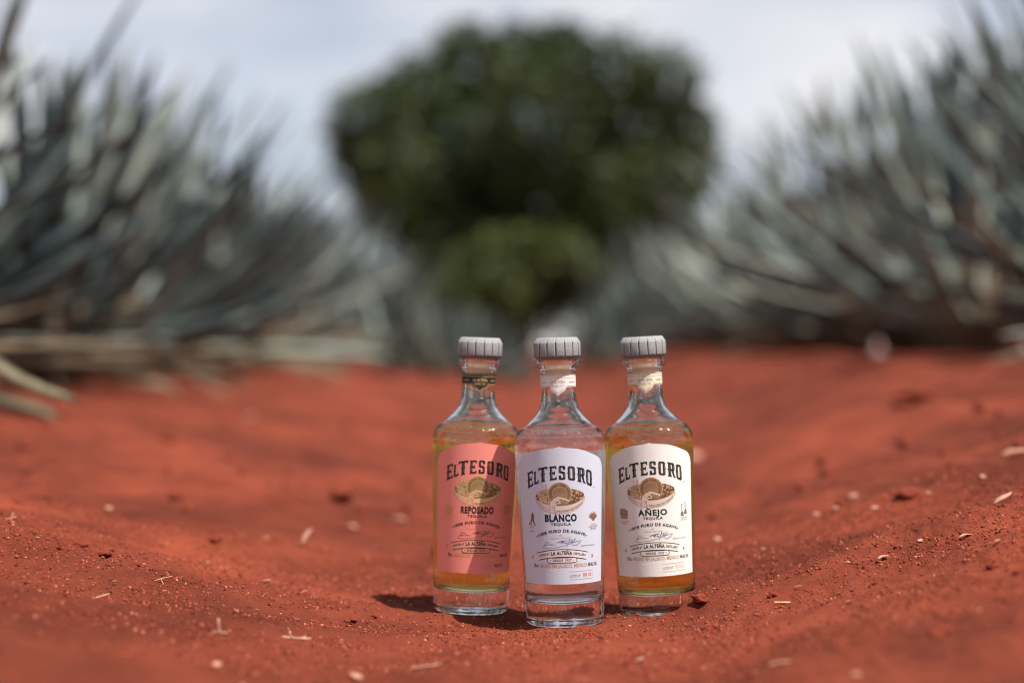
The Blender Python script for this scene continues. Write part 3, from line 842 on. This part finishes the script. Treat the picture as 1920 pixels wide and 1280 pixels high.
def signature(P, m):
    S = lambda pts, w: P.stroke([q3(*p) for p in pts], w, m)
    S([(472, 296), (452, 318), (446, 330), (470, 326), (496, 308), (492, 294), (468, 290), (456, 300)], [.3, .5, .5, .4, .4, .4, .3, .2])
    S([(458, 322), (436, 338), (426, 352), (440, 362), (500, 358), (580, 346), (650, 330), (700, 312)], [.3, .3, .35, .35, .3, .3, .3, .25])
    S([(506, 316), (512, 326), (524, 318), (516, 310), (506, 318)], .32); S([(528, 312), (530, 324), (542, 312), (548, 322), (566, 314)], .32)
    S([(580, 296), (620, 284), (668, 276), (690, 274)], [.5, .7, .5, .3]); S([(646, 284), (628, 306)], .45); S([(618, 298), (652, 292)], .45)
    S([(656, 300), (672, 296), (666, 288), (656, 300), (668, 306), (700, 292), (716, 262), (712, 256), (694, 300), (684, 332), (676, 344)], .36)
    S([(700, 318), (738, 262), (728, 290), (716, 318), (748, 280), (776, 254), (754, 292), (736, 304)], .40)
    S([(736, 304), (780, 292), (822, 286), (826, 296), (796, 320), (768, 334), (744, 330), (736, 312)], [.3, .35, .35, .35, .4, .4, .35, .25])

def bend(cv_drop, half):
    k = cv_drop / half ** 2
    return lambda u, v: (u, v - k * u * u)

VAR = {
 'reposado': dict(word='REPOSADO', paper=(0.86, 0.275, 0.222), ink=(0.018, 0.022, 0.014), inl=(0.30, 0.16, 0.08), gold=(0.62, 0.36, 0.10), em=[(0.16, 0.10, 0.035), (0.40, 0.27, 0.11), (0.68, 0.50, 0.22), (0.84, 0.52, 0.30)],
                  sig=(0.03, 0.02, 0.03), band=(0.030, 0.022, 0.014), bandink=(0.80, 0.56, 0.27), red=(0.06, 0.02, 0.02), banner=(0.82, 0.34, 0.23)),
 'blanco': dict(word='BLANCO', paper=(0.58, 0.615, 0.70), ink=(0.015, 0.013, 0.022), inl=(0.30, 0.22, 0.15), gold=(0.60, 0.31, 0.12), em=[(0.10, 0.055, 0.03), (0.34, 0.22, 0.125), (0.62, 0.44, 0.25), (0.70, 0.60, 0.55)],
                sig=(0.035, 0.035, 0.19), band=(0.72, 0.69, 0.66), bandink=(0.45, 0.27, 0.10), red=(0.55, 0.05, 0.05), banner=(0.74, 0.66, 0.64)),
 'anejo': dict(word='A\u00d1EJO', paper=(0.83, 0.82, 0.76), ink=(0.012, 0.030, 0.022), inl=(0.36, 0.20, 0.11), gold=(0.55, 0.38, 0.20), em=[(0.12, 0.055, 0.028), (0.38, 0.22, 0.12), (0.64, 0.44, 0.25), (0.80, 0.70, 0.58)],
               sig=(0.015, 0.03, 0.10), band=(0.74, 0.66, 0.50), bandink=(0.20, 0.13, 0.05), red=(0.72, 0.38, 0.26), banner=(0.84, 0.80, 0.745)),
}
THL = R(65.5)
def thin_paper(name, c):
    k = NM(name); k.base(c); k.rough(0.6)
    tr = k.n('BsdfTranslucent'); tr.inputs['Color'].default_value = (*c, 1)
    ms = k.n('MixShader'); ms.inputs[0].default_value = 0.7
    k.l(k.b.outputs[0], ms.inputs[1]); k.l(tr.outputs[0], ms.inputs[2]); k.l(ms.outputs[0], k.o.inputs['Surface'])
    return k.m
def build_back_label(mat):
    ths = np.linspace(-1, 1, 81) * R(52) + math.pi; V = []; F = []; nv = 20
    for off, sgn in ((0.00014, 1), (0.00004, -1)):
        b = len(V)
        for k_, th in enumerate(ths):
            top = 163.5 - 5.0 * abs(k_ / 40 - 1) ** 5
            for i in range(nv + 1):
                v = (70 + (top - 70) * i / nv) / 1000; r_ = rwall(v) + off; V.append((r_ * math.sin(th), -r_ * math.cos(th), v))
        for a in range(len(ths) - 1):
            for i in range(nv):
                q = (b + a * (nv + 1) + i, b + (a + 1) * (nv + 1) + i, b + (a + 1) * (nv + 1) + i + 1, b + a * (nv + 1) + i + 1); F.append(q if sgn > 0 else q[::-1])
    return mesh_np('back_label', V, F, mat, True)
def label_top(th):
    f = abs(th) / THL                        # scalloped top with a small peak
    pts = [(0, 170.8), (0.04, 170.2), (0.10, 169.6), (0.22, 169.1), (0.36, 168.2), (0.52, 166.0), (0.68, 162.8), (0.80, 160.6), (0.88, 158.6), (0.94, 155.8), (0.98, 152.6), (1.0, 149.0)]
    return np.interp(f, [p[0] for p in pts], [p[1] for p in pts])
def build_label(mat):
    ths = np.concatenate([np.linspace(-1, 1, 121)]) * THL; nv = 46; V = []; F = []
    for off, sgn in ((0.00016, 1), (0.00004, -1)):
        b = len(V)
        for th in ths:
            vt = float(label_top(th))
            for i in range(nv + 1):
                v = (41.5 + (vt - 41.5) * i / nv) / 1000; r_ = rwall(v) + off
                V.append((r_ * math.sin(th), -r_ * math.cos(th), v))
        for a in range(len(ths) - 1):
            for i in range(nv):
                q = (b + a * (nv + 1) + i, b + (a + 1) * (nv + 1) + i, b + (a + 1) * (nv + 1) + i + 1, b + a * (nv + 1) + i + 1)
                F.append(q if sgn > 0 else q[::-1])
    return mesh_np('label', V, F, mat, True)
def build_band(mat):
    V = []; F = []; n = 160; nv = 12
    for off, sgn in ((0.00012, 1), (0.00003, -1)):
        b = len(V)
        for j in range(n):
            th = 2 * math.pi * j / n; t = (th + math.pi) % (2 * math.pi) - math.pi; u = abs(t) * NECKR * 1000
            lo = np.interp(u, [0, 1.5, 3.0, 6.0, 7.5, 8.6, 10.0], [217.4, 218.6, 220.0, 221.6, 222.8, 225.4, 225.6])
            for i in range(nv + 1):
                v = (lo + (237.6 - lo) * i / nv) / 1000
                V.append(((NECKR + off) * math.sin(th), -(NECKR + off) * math.cos(th), v))
        for a in range(n):
            for i in range(nv):
                q = (b + a * (nv + 1) + i, b + ((a + 1) % n) * (nv + 1) + i, b + ((a + 1) % n) * (nv + 1) + i + 1, b + a * (nv + 1) + i + 1)
                F.append(q if sgn > 0 else q[::-1])
    return mesh_np('neck_band', V, F, mat, True)

def bottle(kind, label):
    s = VAR[kind]; b = BOTTLES[kind]
    x, y, z = base_xyz(kind)
    t = empty('tequila_bottle', (x, y, z))
    face = math.atan2(x - CAM.x, -(CAM.y - y)) * -1.0
    t.rotation_euler = (Matrix.Rotation(R(b['lean']), 4, 'Y') @ Matrix.Rotation(face + R(b['turn']), 4, 'Z')).to_euler()
    setp(t, label, 'bottle')
    g = link('glass_body', GLASS, t); g.cycles.is_caustics_caster = True
    lq = link('liquid', LIQUID[kind], t); lq.cycles.is_caustics_caster = True
    st = link('stopper', CAP, t); st.rotation_euler.z = R({'reposado': 6.0, 'blanco': -2.0, 'anejo': 11.0}[kind]); sm = link('stopper_stem', STEM, st); sm.cycles.is_caustics_receiver = True
    pap = paper_material(kind + '_paper', s['paper'])
    lb = link('label', build_label(pap), t)
    bl = link('back_label', build_back_label(thin_paper(kind + '_back_paper', (0.88, 0.86, 0.82))), t); bl.cycles.is_caustics_receiver = True
    ink = plain(kind + '_ink', s['ink'], 0.5); inl = plain(kind + '_inline', s['inl'], 0.4); gold = plain(kind + '_gold', s['gold'], 0.38, 0.5, 0.35)
    sig = plain(kind + '_signature', s['sig'], 0.5); red = plain(kind + '_number', s['red'], 0.5); ban = plain(kind + '_banner', s['banner'], 0.5)
    P = Print(); brand_name(P, 0, 1)
    P.build('name_lettering', [ink, inl], lb)
    P = Print(base=0.00020, step=0.0000025); emblem(P)
    P.build('emblem', [plain(kind + '_emblem_%d' % i, c, 0.42, 0.4, 0.25) for i, c in enumerate(s['em'])], lb)
    P = Print()
    wdt = {'reposado': 33.0, 'blanco': 30.5, 'anejo': 28.5}[kind]
    u0 = q2(768, 0)[0]
    P.text(s['word'], u0, 100.8, wdt, 6.1 if kind != 'anejo' else 5.3, 0, 0.045 if kind == 'anejo' else 0.058, None, 1.16)
    P.text('TEQUILA', u0, 96.9, 19.3, 2.3, 0, 0.045, None, 1.25)
    P.text('\u2022100% PURO DE AGAVE\u2022', -0.3, 90.6, 50.5, 2.7, 0, 0.04, bend(5.6, 25.0), 1.15)
    # banner
    P.poly([(-25.4 + 50.8 * i / 16, 74.2 - 0.0058 * (-25.4 + 50.8 * i / 16) ** 2) for i in range(17)] + [(23.2 - 46.4 * i / 16, 67.4 - 0.0058 * (23.2 - 46.4 * i / 16) ** 2) for i in range(17)], 2)
    P.stroke([(-25.6 + 51.2 * i / 20, 74.4 - 0.0058 * (-25.6 + 51.2 * i / 20) ** 2) for i in range(21)], 0.75, 0)
    P.stroke([(-23.4 + 46.8 * i / 20, 67.3 - 0.0058 * (-23.4 + 46.8 * i / 20) ** 2) for i in range(21)], 0.75, 0)
    bb = lambda u, v: (u, v - 0.0058 * u * u)
    P.text('CRAFTED AT', -17.6, 70.0, 11.8, 2.2, 0, 0.025, bb); P.text('LA ALTE\u00d1A', -0.3, 69.5, 20.2, 3.3, 0, 0.045, bb, 1.1); P.text('DISTILLERY', 17.4, 70.0, 12.6, 2.2, 0, 0.025, bb)
    hw, hh, cv = 14.0, 2.3, 64.2
    pill = [(sx * (hw - hh * .8) + sx * hh * .8 * math.cos(a), cv + hh * math.sin(a)) for sx, rng in ((1, range(-90, 91, 30)), (-1, range(90, -91, -30))) for a in [R(q) for q in rng]]
    P.poly(pill, 2); P.stroke(pill + [pill[0]], 0.6, 0)
    P.text('\u2022 DESDE 1937 \u2022', 0, cv - 1.05, 22.5, 2.1, 0, 0.035, None, 1.2)
    P.text('750 mL', -26.6, 57.4, 5.0, 3.0, 0, 0.02); P.text('40% ALC. VOL.', 31.3, 57.5, 11.6, 3.0, 0, 0.02)
    us = lambda a, b_: [(a, 77.2), (b_, 77.2)]
    P.text('MAESTRO TEQUILERO', 26.5, 76.6, 15.5, 0.9, 0, 0.004)
    P.build('lettering', [ink, inl, ban], lb)
    P = Print(base=0.00021); signature(P, 0); P.build('signature', [sig], lb)
    P = Print(base=0.00019)
    P.text('DE', -0.8, 86.9, 2.6, 1.3, 0, 0.004); P.text('DON FELIPE', -0.6, 84.4, 17.5, 1.5, 0, 0.004, None, 1.2)
    P.text('HECHO EN JALISCO, M\u00c9XICO', 0.8, 57.3, 47.0, 3.1, 0, 0.02)
    drop_icon(P, -30.8, 66.6, 1.9, 0); drop_icon(P, 31.0, 66.6, 1.9, 0)
    P.stroke([(6.5, 53.4), (31, 53.4)], 0.28, 0); P.stroke([(6.5, 45.9), (31, 45.9)], 0.28, 0)
    P.text('LOTE N\u00ba', 12.2, 48.0, 10.4, 2.6, 0, 0.0)
    P.build('gold_print', [gold], lb)
    P = Print(base=0.00019); P.text('00101', 25.2, 47.8, 10.6, 3.4, 0, 0.02, None, 1.2); P.build('batch_number', [red], lb)
    il, ir = (-30.5, 102.6), (33.5, 104.0)
    icol = gold if kind == 'reposado' else plain(kind + '_icon', (0.25, 0.11, 0.05), 0.5)
    for (cu, cv), side in ((il, 0), (ir, 1)):
        P = Print(wr=lambda u, v, off, cu=cu: wrap(cu + (u - cu) * 1.35, 101.5 + (v - 101.5) * 1.08, off), base=0.00019)
        if kind == 'blanco':
            if side == 0: man_icon(P, cu + .5, cv, 0)
            else: agave_icon(P, cu, cv - 1.6, 6.2, 0)
        elif kind == 'reposado' or side == 0: barrel_icon(P, cu, cv, 0, 1)
        else:
            flask_icon(P, cu - 1.8, cv - .6, 2, 1); flask_icon(P, cu + 1.8, cv + .8, 2, 1)
        words = (('CORTE', 'A', 'MANO') if side == 0 else ('AGAVE', 'COMPLETAMENTE', 'MADURO')) if kind == 'blanco' else (('BARRICA DE', 'ROBLE') if side == 0 else ('TEQUILA', 'DE LOTE'))
        for i, tt in enumerate(words): P.text(tt, cu, (95.0 if cu < 0 else 96.2) - 1.9 * i, min(9.0, .8 * len(tt) + .6), 1.1, 0, 0.004)
        P.build('icon', [icol, pap, ink], lb)
    # neck band
    nb = link('neck_band', build_band(plain(kind + '_band', s['band'], 0.5)), t)
    P = Print(wr=wrap_neck, base=0.00014)
    bi = plain(kind + '_band_print', s['bandink'], 0.35, 0.5, 0.4)
    ring = lambda v, w_: P.stroke([(-math.pi * NECKR * 1000 + 2 * math.pi * NECKR * 1000 * i / 60, v) for i in range(61)], w_, 0)
    ring(236.6, 0.45); ring(234.3, 0.35)
    P.text('LA ALTE\u00d1A', 0, 229.3, 14.6, 2.9, 0, 0.012, None, 1.1); P.text('DESDE 1937', 0, 225.9, 11.5, 1.9, 0, 0.004, None, 1.15)
    low = [(-22, 226.6), (-9.2, 226.4), (-8.0, 223.8), (-6.3, 222.6), (-3.0, 221.2), (-1.6, 219.8), (0, 218.5), (1.6, 219.8), (3.0, 221.2), (6.3, 222.6), (8.0, 223.8), (9.2, 226.4), (22, 226.6)]
    P.stroke(low, 0.55, 0); P.stroke([(a * 0.93, v + 1.6) for a, v in low[1:-1]], 0.3, 0)
    P.text('ARANDAS', 15.5, 229.4, 8.0, 1.7, 0, 0.0); P.text('JALISCO', -15.5, 229.4, 8.0, 1.7, 0, 0.0)
    P.build('band_lettering', [bi], nb)
    return t
bottle('reposado', 'golden tequila bottle with a coral pink label reading REPOSADO')
bottle('blanco', 'clear tequila bottle with a silvery white label reading BLANCO, in front of the others')
bottle('anejo', 'amber tequila bottle with a cream label and green lettering, soil heaped at its foot')

# ------------------------------------------------------------------ litter on the soil
M_STRAW = NM('straw'); M_STRAW.base(M_STRAW.ramp(M_STRAW.noise(180, 3), [(0.3, (0.42, 0.20, 0.12)), (0.7, (0.66, 0.42, 0.27))])); M_STRAW.rough(0.7); M_STRAW = M_STRAW.m
M_PALE = NM('pale_chip'); M_PALE.base(M_PALE.ramp(M_PALE.noise(150, 3), [(0.3, (0.24, 0.085, 0.048)), (0.7, (0.52, 0.27, 0.18))])); M_PALE.rough(0.6); M_PALE = M_PALE.m

def lump_mesh(name, seed, mat, sub=2, jag=0.35):
    bm = bmesh.new(); bmesh.ops.create_icosphere(bm, subdivisions=sub, radius=1.0); rnd = random.Random(seed)
    ph = [(rnd.uniform(2, 5), rnd.uniform(0, 6), Vector((rnd.uniform(-1, 1), rnd.uniform(-1, 1), rnd.uniform(-1, 1)))) for _ in range(7)]
    for v in bm.verts:
        d = sum(math.sin(f * v.co.dot(q) + p) for f, p, q in ph) / 7
        v.co *= 1 + jag * d * 1.6 + rnd.uniform(-.10, .10) * jag * 2
        v.co.z *= 0.72
    me = bpy.data.meshes.new(name); bm.to_mesh(me); bm.free(); me.materials.append(mat)
    return me
CLODS = [lump_mesh('soil_clod', 40 + i, M_CLOD, 3, 0.6) for i in range(4)]
STONES = [lump_mesh('pebble', 60 + i, M_PALE, 2, 0.3) for i in range(3)]
def put_lump(name, meshes, px, py, wpx, label, cat, group, flat=0.8, i=0):
    p, d = on_ground(px, py); s = wpx * (0.8 if name == 'pebble' else 1.0) / FPX * d / 2
    o = link(name, meshes[i % len(meshes)])
    o.location = (p.x, p.y, p.z + s * flat * 0.32); o.scale = (s, s * 0.9, s * flat); o.rotation_euler = (0.2 * math.sin(px), 0.2 * math.cos(py), px * 0.7)
    setp(o, label, cat, group)
def chip_mesh(name, seed, mat):
    rnd = random.Random(seed); V = []; F = []; n = 7
    for i in range(n + 1):
        t = i / n; wv = 0.16 * math.sin(math.pi * (0.12 + 0.80 * t)) * rnd.uniform(0.75, 1.2); bow = 0.10 * math.sin(math.pi * t) + rnd.uniform(-.015, .015)
        for yy, zz in ((-wv, 0.02), (0, 0.05), (wv, 0.02), (0, -0.02)): V.append((t - .5, yy + 0.05 * math.sin(4 * t + seed), zz + bow))
    for i in range(n):
        for j in range(4): F.append((i * 4 + j, i * 4 + 4 + j, i * 4 + 4 + (j + 1) % 4, i * 4 + (j + 1) % 4))
    F += [(0, 1, 2, 3), (n * 4 + 3, n * 4 + 2, n * 4 + 1, n * 4)]
    return mesh_py(name, V, F, mat, True)
CHIPS = [chip_mesh('wood_chip', i, M_PALE) for i in range(4)]
def put_chip(px, py, lpx, ang, label, group, tilt=0.15, i=0, wide=1.0):
    """ang: direction on the ground in degrees (0 = along x)"""
    p, d = on_ground(px, py); L = 0.8 * lpx / FPX * d
    o = link('wood_chip', CHIPS[i % 4]); o.scale = (L, L * wide, L)
    o.rotation_euler = (0.2, -tilt, R(ang)); o.location = (p.x, p.y, p.z + L * 0.5 * abs(math.sin(tilt)) + 0.0006)
    setp(o, label, 'chip', group)
def straw(px, py, parts, label):
    """parts: (dx, dy, dz) polylines in metres from the ground point"""
    p, d = on_ground(px, py); V = []; F = []
    for pts, r_ in parts:
        for a, b in zip(pts[:-1], pts[1:]): limb(V, F, a, b, r_, r_ * 0.8, 5, 2, 0.0)
    o = link('straw', mesh_py('straw', V, F, M_STRAW, True)); o.location = p + Vector((0, 0, 0.0008)); setp(o, label, 'straw')

mm = 0.001
straw(412, 1190, [([(0, 0, 0), (-1 * mm, 0, 12 * mm)], .8 * mm), ([(-6 * mm, 0, .4 * mm), (0, 1 * mm, 1 * mm), (7 * mm, 0, 0)], .6 * mm)], 'short pale straw standing upright out of the soil')
straw(555, 1199, [([(-13 * mm, 0, 2 * mm), (0, 1 * mm, .6 * mm), (13 * mm, -2 * mm, .6 * mm)], 1.0 * mm), ([(-3 * mm, 0, 1 * mm), (-6 * mm, 1 * mm, 6 * mm)], .5 * mm), ([(4 * mm, 0, 0), (8 * mm, 4 * mm, 2 * mm)], .5 * mm)], 'pale forked straw lying flat on the red soil')
straw(300, 1093, [([(-10 * mm, 0, 0), (0, 0, 3 * mm), (10 * mm, 4 * mm, 5 * mm)], .5 * mm), ([(1 * mm, 0, 3 * mm), (5 * mm, -2 * mm, -4 * mm)], .4 * mm)], 'thin crooked twig caught on the furrow flank')
straw(190, 1122, [([(-6 * mm, -4 * mm, 0), (6 * mm, 6 * mm, 3 * mm)], .7 * mm)], 'faint pale straw slanting on the furrow flank')
straw(800, 1252, [([(-12 * mm, -3 * mm, 0), (0, 0, 1.5 * mm), (4 * mm, 3 * mm, 1 * mm), (12 * mm, 9 * mm, 2 * mm)], .6 * mm)], 'blurred straw lying in the open soil in front of the pink-labelled bottle')
straw(1470, 1135, [([(-9 * mm, 0, .6 * mm), (9 * mm, -.5 * mm, .6 * mm)], 1.1 * mm)], 'white straw splinter lying on the soil beyond the amber bottle')
straw(1465, 1252, [([(-9 * mm, 0, 0), (0, 1 * mm, 2 * mm), (9 * mm, 6 * mm, 1 * mm)], .6 * mm)], 'blurred thick straw on the low bank in front of the amber bottle')
straw(1228, 1132, [([(0, 0, 0), (3 * mm, 0, 14 * mm)], .35 * mm)], 'hair-thin grass blade leaning on the foot of the amber bottle')
straw(20, 975, [([(-6 * mm, 0, 0), (6 * mm, 0, 3 * mm)], .8 * mm), ([(0, 0, 1 * mm), (3 * mm, 0, 7 * mm)], .6 * mm)], 'broken pale twig near the edge of the furrow bank')

GCH = 'pale chips on the soil'; LCH = 'small pale wood chip lying on the red soil'
put_chip(575, 1022, 52, 62, 'bright salmon chip sticking up at a slant from the soil', None, 0.75, 0, 0.85)
put_chip(1905, 857, 70, 8, 'broad pale piece of bark casting a dark shadow on the bank', None, 0.2, 1, 1.3)
put_chip(1880, 950, 60, 30, 'curled pale chip with a dark hollow under it on the bank', None, 0.45, 2, 1.1)
for i, (px, py, L, a) in enumerate(((1810, 1008, 40, 25), (1655, 1052, 34, 35), (1495, 1105, 22, -15), (500, 1091, 24, 0), (480, 1146, 14, -8), (215, 1092, 12, 30), (1870, 1020, 26, 40),
                                    (1200, 1242, 30, 30), (570, 1114, 22, 12), (70, 1010, 16, 0), (1590, 1130, 16, 20), (30, 1160, 16, 0))):
    put_chip(px, py, L, a, LCH, GCH, 0.12 + 0.1 * (i % 3), i, 0.9 + .25 * (i % 2))
GPB = 'pale pebbles on the soil'; LPB = 'small pale pebble half sunk in the red soil'
for i, (px, py, s) in enumerate(((405, 1247, 26), (668, 1272, 34), (390, 1057, 13), (750, 978, 34), (660, 990, 24), (1725, 1015, 17), (1590, 1055, 13), (1600, 932, 26), (1565, 956, 22), (1530, 966, 20),
                                 (1345, 1012, 18), (1430, 1031, 14), (1605, 1265, 22), (470, 785, 26), (1842, 896, 18), (205, 955, 18), (1300, 860, 44), (500, 1010, 16), (1740, 925, 13), (1640, 955, 20), (455, 1290, 20), (640, 1200, 9), (1285, 1170, 7))):
    put_lump('pebble', STONES, px, py, s, LPB, 'pebble', GPB, 0.6, i)
GCL = 'dark clods on the furrow'; LCL = 'dark red clod of soil resting on the furrow bank'
put_lump('soil_clod', CLODS, 640, 935, 62, 'large round clod of soil with a shadowed underside, behind the pink-labelled bottle', 'clod', None, 0.8, 0)
put_lump('soil_clod', CLODS, 1258, 1142, 34, 'broken clod of soil leaning on the foot of the amber bottle', 'clod', None, 0.85, 1)
put_lump('soil_clod', CLODS, 1314, 1128, 32, 'jagged clod of soil just beside the amber bottle', 'clod', None, 0.7, 2)
put_lump('soil_clod', CLODS, 1710, 755, 90, 'pale blurred heap of soil at the foot of the shaded row', 'clod', None, 0.6, 3)
for i, (px, py, s) in enumerate(((200, 1042, 36), (152, 1022, 26), (405, 1017, 22), (1640, 1096, 14), (1855, 1066, 22), (1765, 1188, 52), (1700, 935, 40), (1745, 1012, 14), (1450, 1120, 26), (660, 1165, 24), (700, 1160, 18), (110, 1030, 16), (30, 940, 18), (1905, 1075, 14))):
    put_lump('soil_clod', CLODS, px, py, s, LCL, 'clod', GCL, 0.75, i)

def crumbs(name, n, smin, smax, seed, mat, label, x0=-0.55, x1=0.55, y0=-0.36, y1=0.45):
    rs = np.random.RandomState(seed)
    x = rs.uniform(x0, x1, n); y = rs.uniform(y0, y1, n)
    keep = np.ones(n, bool)
    for k in BOTTLES:
        bx, by, _ = base_xyz(k); keep &= np.hypot(x - bx, y - by) > 0.0405
    keep &= (perlin(x / .07, y / .07, 21) + rs.uniform(-.5, .4, n)) > -0.05
    x = x[keep]; y = y[keep]; n = len(x)
    z = height(x, y); s = smin + (smax - smin) * rs.rand(n) ** 4
    t = (1 + 5 ** .5) / 2
    base = np.array([(1, 1, 1), (-1, -1, 1), (-1, 1, -1), (1, -1, -1), (0, 0, -1.4), (1.2, 0, 0), (-1.2, 0, .2), (0, 1.3, .2), (0, -1.2, 0), (0, 0, 1.3)], float) * 0.6
    bm = bmesh.new()
    for v in base: bm.verts.new(v)
    bmesh.ops.convex_hull(bm, input=bm.verts); bmesh.ops.triangulate(bm, faces=bm.faces)
    bm.verts.index_update(); bv = np.array([tuple(v.co) for v in bm.verts]); bf = np.array([[v.index for v in f.verts] for f in bm.faces]); bm.free()
    q = rs.normal(size=(n, 4)); q /= np.linalg.norm(q, axis=1)[:, None]; a, b, c, d = q.T
    Mx = np.stack([1 - 2 * (c * c + d * d), 2 * (b * c - a * d), 2 * (b * d + a * c), 2 * (b * c + a * d), 1 - 2 * (b * b + d * d), 2 * (c * d - a * b), 2 * (b * d - a * c), 2 * (c * d + a * b), 1 - 2 * (b * b + c * c)], 1).reshape(n, 3, 3)
    V = np.einsum('nij,vj->nvi', Mx, bv) * (s[:, None, None] * rs.uniform(.7, 1.3, (n, 1, 3)))
    V += np.stack([x, y, z + s * 0.12], 1)[:, None, :]
    F = bf[None] + (np.arange(n) * len(bv))[:, None, None]
    o = link(name, mesh_np(name, V.reshape(-1, 3), F.reshape(-1, 3), mat, False))
    setp(o, label, 'soil', kind='stuff')
crumbs('soil_crumbs', 80000, 0.0006, 0.0022, 1, M_CRUMB, 'loose crumbs of red soil scattered over the furrow')
crumbs('pale_grit', 900, 0.0004, 0.0013, 2, M_PALE, 'pale specks of grit scattered over the red soil')
crumbs('soil_clods', 1500, 0.003, 0.018, 7, M_CLOD, 'broken lumps of red soil strewn along the furrow behind the bottles', -1.15, 1.15, 0.42, 4.2)
